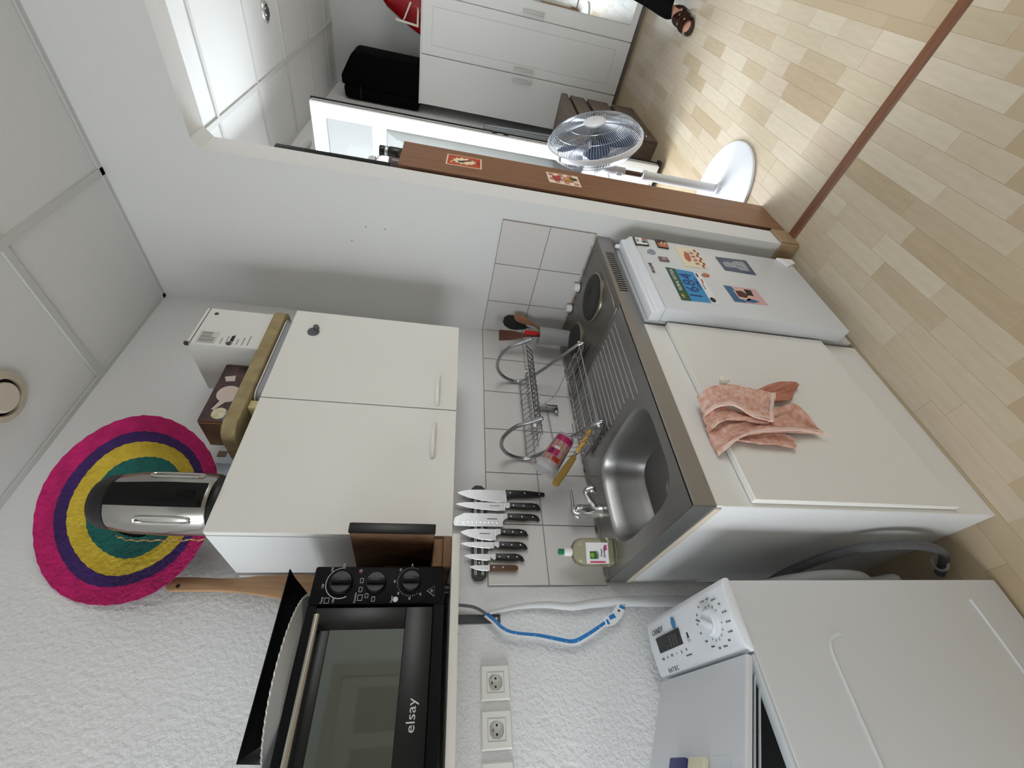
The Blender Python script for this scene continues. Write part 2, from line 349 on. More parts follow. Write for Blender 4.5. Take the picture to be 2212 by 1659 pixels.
# kitchen windows out of view that let the daylight in
def plain_window(name, label, bms):
    t = thing(name, label, 'window', WORLD['wall_left'], None, 'structure')
    for b_ in bms: obj('window_frame', b_, upvc, t)
plain_window('window_2', 'white framed kitchen window left of the view', [box(-3.29, -3.23, -1.15, -1.09, .6, 2.5), box(-3.29, -3.23, -.16, -.10, .6, 2.5), box(-3.29, -3.23, -.655, -.595, .66, 2.44), box(-3.29, -3.23, -1.09, -.16, 2.44, 2.5), box(-3.29, -3.23, -1.09, -.16, .6, .66)])
plain_window('window_3', 'white framed broad window behind the camera', [box(-.5, -.44, -3.69, -3.63, 1.2, 2.5), box(1.84, 1.9, -3.69, -3.63, 1.2, 2.5), box(.67, .73, -3.69, -3.63, 1.26, 2.44), box(-.44, 1.84, -3.69, -3.63, 2.44, 2.5), box(-.44, 1.84, -3.69, -3.63, 1.2, 1.26)])

dr1 = thing('added_door', 'invented white panelled door behind the camera, mirrored in the oven glass', 'door', (-1.45, -3.58, 0), None, 'structure')  # unseen door, added to give the oven glass something to mirror
obj('door_frame', box(-1.93, -1.85, -3.60, -3.56, 0, 2.12), M('door_trim', (196, 186, 168), .5), dr1); obj('door_frame', box(-1.05, -.97, -3.60, -3.56, 0, 2.12), M('door_trim', (196, 186, 168)), dr1); obj('door_frame', box(-1.85, -1.05, -3.60, -3.56, 2.04, 2.12), M('door_trim', (196, 186, 168)), dr1)
dl = obj('door_leaf', box(-1.85, -1.05, -3.60, -3.575, .005, 2.04, .002), M('door_leaf', (208, 200, 184), .5), dr1)
for z0_, z1_ in ((.15, .95), (1.1, 1.9)):
    for x0_, x1_ in ((-1.77, -1.50), (-1.40, -1.13)): obj('door_panel', box(x0_, x1_, -3.575, -3.565, z0_, z1_, .004), M('door_panel', (176, 168, 152), .5), dl)
obj('door_handle', tube([(-1.12, -3.575, 1.02), (-1.12, -3.53, 1.02), (-1.22, -3.53, 1.02)], .009, 8), M('handle_brass', (150, 140, 120), .3, .8), dl)
# house across the street, mirrored in the open leaf
bh = thing('apartment_building', 'pale rendered apartment house across the street, mirrored in the glass', 'building', (-3, 11, -4))
obj('wall', box(-16, 9, 11, 14, -4, 5.5), M('render_pink', (226, 208, 196), 0.9), bh)
obj('cornice', box(-16.2, 9.2, 10.7, 11.2, 5.3, 5.7), M('render_white', (236, 232, 226), 0.9), bh)
wmat = M('far_window', (120, 132, 140), 0.2); smat = M('far_shutter', (176, 170, 160), 0.7)
for i in range(9):
    for j in range(3):
        x = -15 + i * 2.6; z = -3 + j * 2.8
        w_ = obj('window', box(x, x + 1.1, 10.95, 11.02, z, z + 1.7), wmat, bh); obj('shutter', box(x - .5, x - .02, 10.93, 11.0, z, z + 1.7), smat, w_); obj('shutter', box(x + 1.12, x + 1.6, 10.93, 11.0, z, z + 1.7), smat, w_)
# ------------------------------------------------------------------ kitchen unit
melamine = M('white_melamine', (232, 231, 226), 0.38)
melamine_edge = M('melamine_edge', (214, 211, 202), 0.45)
steel = M('brushed_steel', (158, 157, 156), 0.36, 0.92, bump=(260, 0.03, 2))
steel_dark = M('hob_steel', (128, 124, 118), 0.36, 0.9, bump=(200, 0.04, 2))
chrome = M('chrome', (214, 214, 216), 0.10, 1.0)
castiron = M('cast_iron', (44, 43, 42), 0.6, 0.2, bump=(120, .1, 2))
black_pl = M('black_plastic', (20, 21, 22), 0.38)
white_pl = M('white_plastic', (236, 236, 234), 0.32)
UX0, UX1, UY = -1.2014, -0.548, -0.5755
u = thing('sink_cabinet', 'white melamine base cabinet under the sink with a sagging door', 'cabinet', (-0.87, -0.29, 0))
obj('side_panel', box(UX0, UX0 + .018, UY + .002, -.012, 0, H - .0785), M('melamine_side', (226, 228, 228), 0.35), u)
obj('side_panel', box(UX1 - .016, UX1, UY + .002, -.012, 0, H - .0625), melamine, u)
obj('fascia', box(UX0 + .001, UX1, UY, UY + .016, .73, H - .0602), melamine, u)
obj('plinth_board', box(UX0 + .001, UX1, UY, UY + .016, 0, .19), melamine, u)
obj('stile', box(UX0 + .001, UX0 + .05, UY, UY + .016, .19, .73), melamine, u); obj('stile', box(UX1 - .05, UX1, UY, UY + .016, .19, .73), melamine, u)
obj('bottom_board', box(UX0 + .018, UX1 - .016, UY + .016, -.02, .10, .118), melamine, u)
dr = obj('door', prism([(-1.192, .755), (-.551, .774), (-.553, .168), (-1.190, .135)], 'y', UY - .021, UY - .002, 0.0012), melamine, u)
obj('knob', lathe([(0.0, -.022), (.010, -.021), (.0145, -.015), (.012, -.008), (.007, 0), (.007, .002)], (-.812, UY - .021, .682), (0, 1, 0), 20), M('ivory_plastic', (236, 232, 218), .35), dr)
for z in (.70, .77, .62, .55): pass

# worktop with bowl, drainer and hob
wt = thing('sink_worktop', 'stainless steel worktop with sink bowl, ribbed drainer and two hotplates', 'worktop', (-0.6, -0.29, H - .06))
WY = -0.5765
def rr_pt(ang, cx, cy, hx, hy, p=5.0):
    c, s = math.cos(ang), math.sin(ang); k = (abs(c / hx) ** p + abs(s / hy) ** p) ** (-1 / p); return (cx + k * c, cy + k * s)
bcx, bcy, bhx, bhy = -0.988, -0.335, 0.158, 0.195
X0, X1 = UX0 + .001, -0.78
angs = [2 * math.pi * k / 64 for k in range(64)]
for cxp, cyp in ((X0, WY), (X1, WY), (X0, -.002), (X1, -.002)): angs.append(math.atan2(cyp - bcy, cxp - bcx) % (2 * math.pi))
angs = sorted(set(round(a, 6) for a in angs))
def rect_pt(a):
    c, s = math.cos(a), math.sin(a); ts = []
    if c > 1e-9: ts.append((X1 - bcx) / c)
    if c < -1e-9: ts.append((X0 - bcx) / c)
    if s > 1e-9: ts.append((-.002 - bcy) / s)
    if s < -1e-9: ts.append((WY - bcy) / s)
    t = min(ts); return (bcx + t * c, bcy + t * s)
bm = bmesh.new(); loops = [[bm.verts.new((*rect_pt(a), H)) for a in angs]]
for sc, dz in ((1.06, 0), (1.045, .0015), (1.02, .001), (1.0, -.004), (.975, -.014), (.95, -.05), (.90, -.115), (.82, -.140), (.6, -.148), (.2, -.152)):
    loops.append([bm.verts.new((*rr_pt(a, bcx, bcy, bhx * sc, bhy * sc, 4.2), H + dz)) for a in angs])
n = len(angs)
for A, B in zip(loops, loops[1:]):
    for k in range(n): bm.faces.new((A[k], A[(k + 1) % n], B[(k + 1) % n], B[k]))
bm.faces.new(loops[-1]); bmesh.ops.recalc_face_normals(bm, faces=bm.faces)
if sum(f.normal.z for f in bm.faces) < 0: bmesh.ops.reverse_faces(bm, faces=bm.faces)
obj('sink_bowl', bm, steel, wt)
obj('drain', lathe([(0.0, .004), (.012, .004), (.03, .006), (.034, .002), (.034, 0)], (bcx - .02, bcy + .03, H - .152), n=24), chrome, wt)
obj('drainer_top', box(-0.78, -0.452, WY, -.002, H - .004, H), steel, wt, smooth=False)
for k in range(12):
    y = -.505 + k * .029; xa = -.470 - (.003 * k if k < 3 else 0.0); obj('drainer_ridge', prism([(y - .0032, H), (y - .0012, H + .0024), (y + .0012, H + .0024), (y + .0032, H)], 'x', xa, -.775 - (0.03 if k < 2 else .0)), steel, wt, smooth=False)
obj('hob_top', box(-0.452, -0.0005, WY, -.002, H - .004, H + .0005), steel_dark, wt, smooth=False)
obj('hob_rim', tube(smooth_path([(-.445, -.02, H), (-.445, -.50, H), (-.43, -.535, H), (-.30, -.545, H), (-.06, -.545, H), (-.03, -.52, H), (-.025, -.40, H)], 4), .004, 8), steel_dark, wt)
obj('front_apron', prism([(WY - .001, H - .0602), (WY - .001, H - .003), (WY + .002, H), (WY + .006, H), (WY + .006, H - .0602)], 'x', UX0 + .0, -0.0005), steel, wt)
obj('side_apron', box(UX0 - .001, UX0 + .003, WY + .002, -.012, H - .062, H - .0005), steel, wt, smooth=False)
obj('edge_board', box(UX0 - .004, UX0 + .014, WY + .01, -.006, H - .078, H - .062, .001), M('edge_strip', (206, 196, 178), .6), wt)
obj('back_upstand', prism([(-.030, H), (-.027, H + .003), (-.018, H + .003), (-.015, H)], 'x', UX0 + .004, -.02), steel, wt)
def hotplate(c, r):
    p = obj('hotplate', lathe([(r - .004, .0), (r - .004, .014), (r - .010, .016), (r * .30, .015), (r * .28, .0135), (0, .0135)], (c[0], c[1], H), n=48), castiron, wt)
    obj('plate_ring', lathe([(r + .006, .0), (r + .005, .006), (r - .002, .010), (r - .003, .004), (r - .003, 0)], (c[0], c[1], H), n=48, cap=False), M('plate_ring', (146, 136, 120), .28, .9), p)
hotplate((-.222, -.425), .096); hotplate((-.225, -.190), .076)
for y, lb in ((-.335, 0), (-.215, 0)):
    k = obj('hob_knob', lathe([(0, .026), (.017, .025), (.0185, .018), (.0195, .002), (.0195, 0)], (-.032, y, H), n=24), white_pl, wt)
    obj('knob_collar', lathe([(.022, 0), (.022, .003), (.018, .003)], (-.032, y, H), n=24), black_pl, k)
obj('pilot_lamp', lathe([(0, .005), (.005, .004), (.006, 0)], (-.028, -.275, H), n=12), M('red_lens', (110, 30, 26), .2), wt)
for k in range(19):
    x = -.375 + k * .0138; obj('vent_slot', box(x, x + .005, WY - .0016, WY, H - .050, H - .016), black_shadow, wt, smooth=False)

# tap
t = thing('kitchen_tap', 'chrome mixer tap behind the sink bowl', 'tap', (-.985, -.075, H))
obj('tap_body', lathe([(.027, 0), (.027, .006), (.0235, .012), (.022, .06), (.023, .080), (.020, .092), (.010, .097), (0, .098)], (-.985, -.075, H), n=28), chrome, t)
obj('spout', tube(smooth_path([(-.985, -.078, H + .014), (-.972, -.092, H + .030), (-.955, -.112, H + .052), (-.944, -.126, H + .066), (-.938, -.133, H + .066), (-.934, -.138, H + .052)], 4), [.0105] * 14 + [.012] * 7, 12), chrome, t)
obj('aerator', lathe([(.013, 0), (.0145, .004), (.0145, .018), (.012, .022)], (-.934, -.138, H + .034), n=18), chrome, t)
obj('lever', tube(smooth_path([(-1.0, -.073, H + .090), (-.992, -.078, H + .104), (-.955, -.090, H + .106), (-.918, -.098, H + .110)], 4), [.018, .017, .015, .013, .010, .008, .0065, .006, .0055, .005, .005, .005, .005], 10), chrome, t)

# washing-up liquid
s = thing('soap_bottle', 'clear bottle of washing-up liquid with green and white cap beside the tap', 'bottle', (-1.138, -.105, H))
liq = M('clear_soap', (218, 214, 184), 0.05, trans=0.85, ior=1.36)
def oval(z, hx, hy, p=2.6, n=28, c=(-1.138, -.105)): return [(*rr_pt(2 * math.pi * k / n, c[0], c[1], hx, hy, p), z) for k in range(n)]
def loft(rings):
    bm = bmesh.new(); V = [[bm.verts.new(p) for p in r] for r in rings]
    for A, B in zip(V, V[1:]):
        for k in range(len(A)): bm.faces.new((A[k], A[(k + 1) % len(A)], B[(k + 1) % len(A)], B[k]))
    bm.faces.new(V[0]); bm.faces.new(V[-1]); bmesh.ops.recalc_face_normals(bm, faces=bm.faces); return bm
bt = loft([oval(H, .036, .022), oval(H + .004, .041, .026), oval(H + .03, .043, .028), oval(H + .085, .043, .028), oval(H + .115, .042, .027), oval(H + .132, .034, .023), oval(H + .140, .020, .016), oval(H + .146, .011, .011)])
bmesh.ops.rotate(bt, cent=(-1.138, -.105, H), matrix=Matrix.Rotation(R(-18), 3, 'Z'), verts=bt.verts); obj('bottle_body', bt, liq, s)
rt, up_ = Vector((math.cos(R(-18)), math.sin(R(-18)), 0)), Vector((0, 0, 1)); nn = rt.cross(up_); fc = Vector((-1.138, -.105, H + .068)) + nn * .0285
def lab(name, w, h, dx, dz, mat, parent, lift): return obj(name, xform(box(-w / 2, w / 2, -h / 2, h / 2, 0, .0005), basis(rt, up_, fc + rt * dx + up_ * dz + nn * lift)), mat, parent, smooth=False)
lb = lab('label', .062, .074, -.004, 0, M('label_paper', (240, 238, 236), .5), s, 0)
lab('label_emblem', .022, .022, -.010, .014, M('label_green', (44, 106, 52), .5), lb, .0006); lab('label_stripe', .005, .05, -.030, .0, M('label_pink', (206, 74, 118), .5), lb, .0006); lab('label_flash', .016, .009, .012, -.028, M('label_pink', (206, 74, 118)), lb, .0006)
obj('emblem_tree', lathe([(0, .0008), (.006, .0006), (.007, 0)], fc + rt * -.010 + up_ * .017 + nn * .0012, nn, 14), M('leaf_green', (134, 176, 60), .5), lb)
text('label_text', 'VERT', .010, rt, up_, fc + rt * -.010 + up_ * -.001 + nn * .0012, M('ink_dark', (40, 44, 60), .6), lb)
text('label_text', 'Peaux', .009, rt, up_, fc + rt * -.003 + up_ * -.013 + nn * .001, M('ink_blue', (60, 64, 120), .6), lb); text('label_text', 'Sensibles', .009, rt, up_, fc + rt * -.001 + up_ * -.0225 + nn * .001, M('ink_blue', (60, 64, 120)), lb)
obj('cap_collar', lathe([(.0135, 0), (.0135, .02), (.011, .024), (.008, .025)], (-1.138, -.105, H + .144), n=20), white_pl, s)
obj('cap_top', lathe([(.008, 0), (.009, .004), (.010, .014), (.0085, .018), (0, .018)], (-1.138, -.105, H + .168), n=8), M('cap_green', (24, 128, 74), .4), s)

# utensil holder and what stands in it
hx, hy, hz = -.130, -.112, H + .0005
frost = M('frosted_plastic', (222, 224, 222), 0.42, trans=0.55, ior=1.3)
uh = thing('utensil_pot', 'frosted plastic pot holding wooden utensils in the tiled corner', 'pot', (hx, hy, hz))
obj('pot_wall', lathe([(.036, 0), (.038, .004), (.0415, .145), (.0435, .150), (.040, .150), (.036, .006), (.0, .005)], (hx, hy, hz), n=32, cap=False), frost, uh)
wood = M('utensil_wood', (150, 104, 74), .6, vary=(30, (122, 80, 54), (1, 1, .2)))
def utensil(name, label, p0, p1, w, L, prof, mat, thick=.006):
    """flat utensil: axis p0->p1, profile list of (t along, half width)"""
    p0, p1 = Vector(p0), Vector(p1); up2 = (p1 - p0).normalized(); rgt = up2.cross(Vector((-.75, -.65, .1))).normalized()
    poly = [(hw, tt) for tt, hw in prof] + [(-hw, tt) for tt, hw in reversed(prof)]
    return obj(name, xform(prism(poly, 'z', -thick / 2, thick / 2, .0012), basis(rgt, up2, p0)), mat, None, label, 'utensil')
utensil('wooden_spatula', 'dark wooden spatula with a split square blade in the frosted pot', (hx + .004, hy - .012, hz + .008), (hx - .022, hy + .004, hz + .33), .03, .33, [(0, .006), (.20, .007), (.24, .016), (.27, .022), (.325, .025), (.33, .023)], M('dark_spatula', (112, 70, 50), .55, vary=(25, (70, 40, 28), (1, 1, .3))))
utensil('wooden_spoon', 'brown wooden spoon leaning out of the frosted pot', (hx - .012, hy + .004, hz + .008), (hx + .075, hy - .03, hz + .245), .03, .27, [(0, .005), (.17, .006), (.20, .010), (.225, .017), (.25, .019), (.268, .014), (.275, .006)], wood)
utensil('serving_spoon', 'black serving spoon standing against the tiles in the corner', (hx - .010, hy + .014, hz + .008), (hx + .100, hy + .016, hz + .288), .03, .3, [(0, .005), (.20, .006), (.225, .018), (.25, .029), (.28, .033), (.305, .027), (.32, .012)], black_pl, .008)
obj('clear_tube', lathe([(.011, 0), (.011, .20), (.0098, .20), (.0098, .002)], (hx + .012, hy - .012, hz + .010), (-.02, -.02, 1), n=18, cap=False), M('clear_tube', (226, 236, 214), .12, trans=.8, ior=1.3), None, 'small clear glass tube standing between the utensils', 'tube')
utensil('red_spatula', 'short red handled spatula between the wooden utensils', (hx - .004, hy - .018, hz + .01), (hx - .012, hy - .02, hz + .22), .02, .2, [(0, .004), (.15, .005), (.155, .009), (.205, .010), (.21, .007)], M('red_plastic', (196, 34, 34), .4), .012)

# ------------------------------------------------------------------ magnetic bar and knives
kb = thing('knife_bar', 'black magnetic knife bar on the wall above the sink', 'knife rack', (-1.035, 0, 1.316))
kx0, kx1, kz0, kz1 = -1.197, -.872, 1.3135, 1.3605
obj('bar', prism([(kx0, kz0 + .012), (kx0 + .012, kz0), (kx1 - .012, kz0), (kx1, kz0 + .012), (kx1, kz1 - .012), (kx1 - .012, kz1), (kx0 + .012, kz1), (kx0, kz1 - .012)], 'y', -.018, -.0095, .001), black_pl, kb)
for z in (kz0 + .010, kz0 + .0145, kz1 - .0145, kz1 - .010): obj('steel_strip', box(kx0 + .016, kx1 - .016, -.0192, -.018, z - .0008, z + .0008), M('strip_steel', (190, 190, 190), .3, .9), kb, smooth=False)
for x in (kx0 + .052, kx1 - .03): obj('screw', lathe([(0, .0025), (.003, .0025), (.0042, 0)], (x, -.0185, (kz0 + kz1) / 2), (0, -1, 0), 12), chrome, kb)
blade_m = M('knife_steel', (196, 198, 200), .26, 1.0, bump=(90, .02, 2)); hand_m = M('knife_handle', (18, 18, 19), .4); hwood = M('knife_wood', (104, 72, 50), .55, vary=(40, (84, 56, 38), (1, 1, .3)))
def knife(label, spine, edge, tipz, heel, hend, wood_h=False, chef=False, blunt=False, plain=False):
    """spine/edge: x of the two blade sides (spine to the right); heel/hend: heights"""
    t = thing('kitchen_knife', label, 'knife', ((spine + edge) / 2, -.022, hend), 'knives on the magnetic bar')
    y0, y1 = -.0225, -.0198; w = spine - edge; L = tipz - heel
    if blunt: poly = [(spine, heel), (spine, tipz - .22 * L), (spine - .35 * w, tipz - .03 * L), (spine - .75 * w, tipz), (edge, tipz - .03 * L), (edge, heel)]
    else:
        poly = [(spine, heel), (spine, heel + .55 * L), (spine - .06 * w, heel + .8 * L), (spine - .22 * w, heel + .95 * L), (spine - .34 * w, tipz), (spine - .48 * w, heel + .93 * L), (edge + .30 * w, heel + .78 * L), (edge + .10 * w, heel + .5 * L), (edge, heel + .15 * L), (edge, heel)]
    b = obj('blade', prism(poly, 'y', y0, y1, .0006), blade_m, t)
    if not plain and not chef:
        for k in range(9 if blunt else 0): obj('dimple', lathe([(0, .0004), (.0028, .0)], (edge + .3 * w, y0, heel + .02 + k * .014), (0, -1, 0), 8), M('dimple', (226, 228, 230), .2, 1.0), b)
        if w > .025: obj('maker_mark', box(spine - .45 * w, spine - .38 * w, y0 - .0003, y0, heel + .02, heel + .055), M('etch', (110, 112, 116), .5), b, smooth=False)
    hw = .013 if not wood_h else .008; ht = heel - (.0 if (chef or wood_h) else .016); hx_ = spine - hw
    mh = hwood if wood_h else hand_m
    if chef: hp = [(spine, ht + .004), (spine - .034, ht - .004), (spine - .026, ht - .012), (spine - .024, ht - .08), (spine - .018, hend), (spine - .006, hend + .002), (spine, ht - .07)]
    elif wood_h: hp = [(spine, ht), (spine - .018, ht), (spine - .019, hend + .006), (spine - .013, hend), (spine - .006, hend), (spine - .001, hend + .008)]
    else: hp = [(spine, ht), (spine - .018, ht), (spine - .021, ht - .5 * (ht - hend)), (spine - .020, hend + .012), (spine - .024, hend + .002), (spine - .021, hend), (spine - .010, hend + .004), (spine - .003, hend + .014), (spine, hend + .028)]
    hh = obj('handle', prism(hp, 'y', -.029, -.0145, .0025, 2), mh, t)
    if not chef and not wood_h:
        obj('bolster', prism([(spine + .0, heel + .001), (edge + .35 * w, heel + .001), (spine - .019, heel - .010), (spine - .0185, ht - .001), (spine, ht - .001)], 'y', -.0262, -.017, .001), blade_m, t)
        obj('butt_cap', prism([(spine - .003, hend + .016), (spine - .010, hend + .005), (spine - .0215, hend - .001), (spine - .0245, hend + .001), (spine - .0225, hend - .005), (spine - .009, hend - .001), (spine - .0005, hend + .010)], 'y', -.0285, -.015, .0008), blade_m, t)
    n = 3 if not wood_h else 2
    for k in range(n):
        zz = ht - .012 - k * (ht - hend - .034) / (n - (0 if wood_h else 1)); obj('rivet', lathe([(0, .0008), (.0026, .0006), (.003, 0)], (spine - (.011 if not wood_h else .009), -.029, zz), (0, -1, 0), 10), chrome, hh)
    return t
knife('large chef knife with a tapered black handle, nearest the dish rack', -.890, -.937, 1.414, 1.236, 1.094, chef=True)
knife('long slicing knife, second from the dish rack, with a pointed narrow blade', -.938, -.968, 1.420, 1.243, 1.118)
knife('santoku knife with a broad dimpled blade and black handle', -.979, -1.026, 1.424, 1.254, 1.126, blunt=True)
knife('medium broad bladed knife, fourth along the magnetic bar', -1.034, -1.073, 1.400, 1.280, 1.172)
knife('narrow utility knife, fifth along the magnetic bar', -1.078, -1.099, 1.400, 1.287, 1.178)
knife('short paring knife with a black handle beside the wooden one', -1.117, -1.138, 1.387, 1.300, 1.192)
knife('small paring knife with a brown wooden handle at the end', -1.152, -1.170, 1.370, 1.303, 1.212, wood_h=True, plain=True)
# ------------------------------------------------------------------ dish rack
rk = thing('dish_rack', 'two tier chrome wire dish rack standing on the drainer', 'dish rack', (-.55, -.14, H))
wire = M('rack_chrome', (170, 171, 174), .16, 1.0)
prof = [(-.283, 1.150), (-.262, 1.178), (-.222, 1.232), (-.160, 1.262), (-.100, 1.262), (-.050, 1.232), (-.022, 1.185), (-.024, 1.142), (-.055, 1.104), (-.115, 1.058), (-.185, 1.012), (-.245, .972), (-.276, .950), (-.286, .932), (-.270, .925), (-.230, .9215), (-.160, .9215), (-.095, .9215), (-.065, .930)]
for x in (-.35, -.75):
    e = obj('rack_end', tube(smooth_path([(x, y, z) for y, z in prof], 5), .0075, 10), wire, rk)
    for (y, z) in ((-.255, 1.172), (-.278, .948)):
        obj('end_cap', lathe([(0, .011), (.004, .009), (.0055, .003), (.0055, 0)], (x + (.008 if x > -.5 else -.008), y, z), (1 if x > -.5 else -1, 0, 0), 10), white_pl, e)
xa, xb = -.752, -.348
def rail(p, r=.0032): obj('rail', tube([(xa, *p), (xb, *p)], r, 6), wire, rk)
for p in ((-.255, 1.172), (-.026, 1.150), (-.275, .948), (-.075, .935)): rail(p)
for p in ((-.190, 1.128), (-.110, 1.124), (-.205, .934), (-.140, .934)): rail(p, .0024)
for i in range(15):
    x = xa + .014 + i * (xb - xa - .028) / 14
    obj('cross_wire', tube([(x, -.255, 1.172), (x, -.225, 1.140), (x, -.190, 1.128), (x, -.110, 1.124), (x, -.060, 1.130), (x, -.026, 1.150)], .0017, 5), wire, rk)
    obj('cross_wire', tube([(x, -.275, .948), (x, -.250, .934), (x, -.140, .931), (x, -.095, .931), (x, -.075, .937)], .0017, 5), wire, rk)
def zig(y0, z0, amp, rows_=1):
    pts = []; n = 34
    for i in range(n + 1): pts.append((xa + .02 + i * (xb - xa - .04) / n, y0 + (0.011 if i % 2 else -.011), z0 + (amp if i % 2 else -amp)))
    return tube(pts, .0017, 5)
obj('plate_wire', zig(-.205, 1.142, .010), wire, rk); obj('plate_wire', zig(-.160, 1.140, .012), wire, rk); obj('plate_wire', zig(-.120, 1.138, .010), wire, rk)
# hanging cutlery clip at the back
obj('hook_bracket', join(box(-.505, -.495, -.050, -.012, 1.000, 1.085, .001), box(-.52, -.48, -.03, -.018, .990, 1.005, .001)), wire, rk)
obj('hook_wire', tube(smooth_path([(-.36, -.235, .955), (-.40, -.16, .975), (-.46, -.075, 1.01), (-.485, -.04, 1.05), (-.50, -.03, 1.06)], 4), .0014, 5), wire, rk)
obj('hook_wire', tube([(-.51, -.03, 1.04), (-.62, -.032, 1.035), (-.745, -.035, 1.03)], .0016, 5), wire, rk)
for i in range(5):
    obj('cutlery_wire', tube(smooth_path([(-.755, -.255 + .03 * i, .945), (-.79, -.25 + .03 * i, .985), (-.80, -.25 + .03 * i, 1.03), (-.775, -.25 + .03 * i, 1.045)], 3), .0015, 5), wire, rk)
for z in (.965, 1.04): obj('cutlery_hoop', tube(smooth_path([(-.755, -.265, z), (-.80, -.26, z), (-.81, -.20, z), (-.80, -.125, z), (-.755, -.12, z)], 4), .0018, 5), wire, rk)

# printed plastic cup drying at a slant on the rack
ct = thing('plastic_cup', 'clear plastic festival cup with orange and pink print lying on the rack', 'cup', (-.83, -.21, 1.09))
ax = Vector((-.150, .055, .105)).normalized(); cb = Vector((-.768, -.205, 1.045))
obj('cup_wall', lathe([(.0, .002), (.030, .002), (.031, 0), (.0325, .004), (.0405, .150), (.042, .153), (.039, .153), (.031, .006)], cb, ax, 36, cap=False), M('cup_plastic', (238, 238, 240), .18, trans=.75, ior=1.3), ct)
def wrap(h0, h1, a0, a1, mat, lift, nm='print'):
    u_, v_, a_ = frame_of(ax); bm = bmesh.new(); rows_ = []
    for i in range(13):
        an = a0 + (a1 - a0) * i / 12; d = math.cos(an) * u_ + math.sin(an) * v_
        rows_.append([bm.verts.new(cb + a_ * h + d * (.0325 + (.0405 - .0325) * (h - .004) / .146 + lift)) for h in (h0, (h0 + h1) / 2, h1)])
    for A, B in zip(rows_, rows_[1:]):
        for k in range(2): bm.faces.new((A[k], A[k + 1], B[k + 1], B[k]))
    bmesh.ops.solidify(bm, geom=bm.faces, thickness=.0002)
    return obj(nm, bm, mat, ct)
o_ = wrap(.012, .118, 0, 2 * math.pi * .999, M('cup_orange', (226, 140, 76), .45, vary=(26, (208, 72, 110))), .0004)
u_, v_, a_ = frame_of(ax); camdir = Vector((-1.619, -1.405, 1.529)) - cb; ca = math.atan2(camdir.dot(v_), camdir.dot(u_))
wrap(.012, .034, ca - 1.2, ca + .9, M('cup_magenta', (206, 46, 118), .45), .0008); wrap(.070, .095, ca - .2, ca + .9, M('cup_magenta', (206, 46, 118)), .0008)
wrap(.098, .114, ca - .6, ca + .1, M('cup_red', (196, 70, 52), .45), .0008); wrap(.060, .070, ca - .1, ca + .5, M('cup_white', (238, 232, 230), .45), .0010)
for k in range(3):
    wrap(.074 + k * .006, .078 + k * .006, ca + .30, ca + .62, M('cup_navy', (48, 34, 84), .5), .0012)

# washing-up brush
br = thing('dish_brush', 'washing-up brush with a speckled yellow handle lying in the rack', 'brush', (-.84, -.2, .95))
p = [Vector(q) for q in ((-.735, -.215, .952), (-.770, -.210, .972), (-.80, -.208, .995), (-.835, -.206, 1.02))]
obj('handle', tube(smooth_path(p, 4), [.005, .007, .0085, .009, .009, .0085, .0085, .008, .0075, .007, .0065, .006, .006], 10), M('yellow_handle', (222, 180, 84), .5, vary=(60, (196, 146, 50))), br)
obj('ferrule', tube([(-.832, -.206, 1.018), (-.85, -.205, 1.032)], .0055, 10), wire, br)
obj('bristles', tube([(-.85, -.205, 1.030), (-.90, -.203, 1.068), (-.955, -.2, 1.11)], [.010, .013, .012], 8), M('brush_bristle', (150, 122, 54), .8, bump=(300, .5, 2)), br, kind='stuff')

# ------------------------------------------------------------------ fridge
FY = -.646
fr = thing('under_counter_fridge', 'white table-top fridge beside the sink cabinet, covered with magnets', 'fridge', (-.32, -.33, 0))
fw = M('fridge_enamel', (216, 220, 224), .30); fd = M('fridge_body', (206, 209, 211), .4)
obj('body', box(-.535, -.10, -.585, -.06, .012, .842, .004), fd, fr)
obj('door_seal', box(-.530, -.105, -.5905, -.585, .09, .825), M('seal_grey', (176, 178, 178), .6), fr)
fdr = obj('door', box(-.545, -.094, FY, -.5905, .080, .800, .006, 2), fw, fr)
obj('door_cap', prism([(-.5905, .8005), (FY, .8005), (FY + .001, .812), (FY + .016, .824), (FY + .018, .836), (FY + .022, .842), (-.5905, .842)], 'x', -.545, -.094, .003, 2), M('cap_white', (224, 228, 233), .3), fdr)
for x in (-.51, -.13): obj('foot', lathe([(.014, 0), (.014, .012), (.008, .014), (.008, .02)], (x, -.56, 0), n=14), white_pl, fr)
obj('hinge_clip', prism([(-.150, .118), (-.098, .150), (-.094, .075), (-.12, .068)], 'y', FY - .008, FY + .002, .002), white_pl, fr)
obj('hinge_knob', lathe([(.008, 0), (.008, .012), (.005, .016), (0, .016)], (-.105, -.6, .842), n=12), white_pl, fr)
text('maker_name', 'PROLINE', .020, (1, 0, 0), (0, 0, 1), (-.309, FY - .0008, .781), M('logo_grey', (54, 56, 60), .5), fdr, sx=.85)
def quad(pts, y, th, mat, parent, nm='print'): return obj(nm, prism(pts, 'y', y - th, y, 0), mat, parent, smooth=False)
def card(name, label, cat, pts, mat, th=.0012, group='pictures stuck to the fridge door'):
    cxm = sum(q[0] for q in pts) / len(pts); czm = min(q[1] for q in pts)
    t = thing(name, label, cat, (cxm, FY, czm), group); quad(pts, FY - .0004, th, mat, t, 'card'); return t
def lerp(pts, u_, v_):
    """pts: tl,tr,br,bl"""
    tl, tr, brr, bl = pts; a = (tl[0] + (tr[0] - tl[0]) * u_, tl[1] + (tr[1] - tl[1]) * u_); b = (bl[0] + (brr[0] - bl[0]) * u_, bl[1] + (brr[1] - bl[1]) * u_)
    return (a[0] + (b[0] - a[0]) * v_, a[1] + (b[1] - a[1]) * v_)
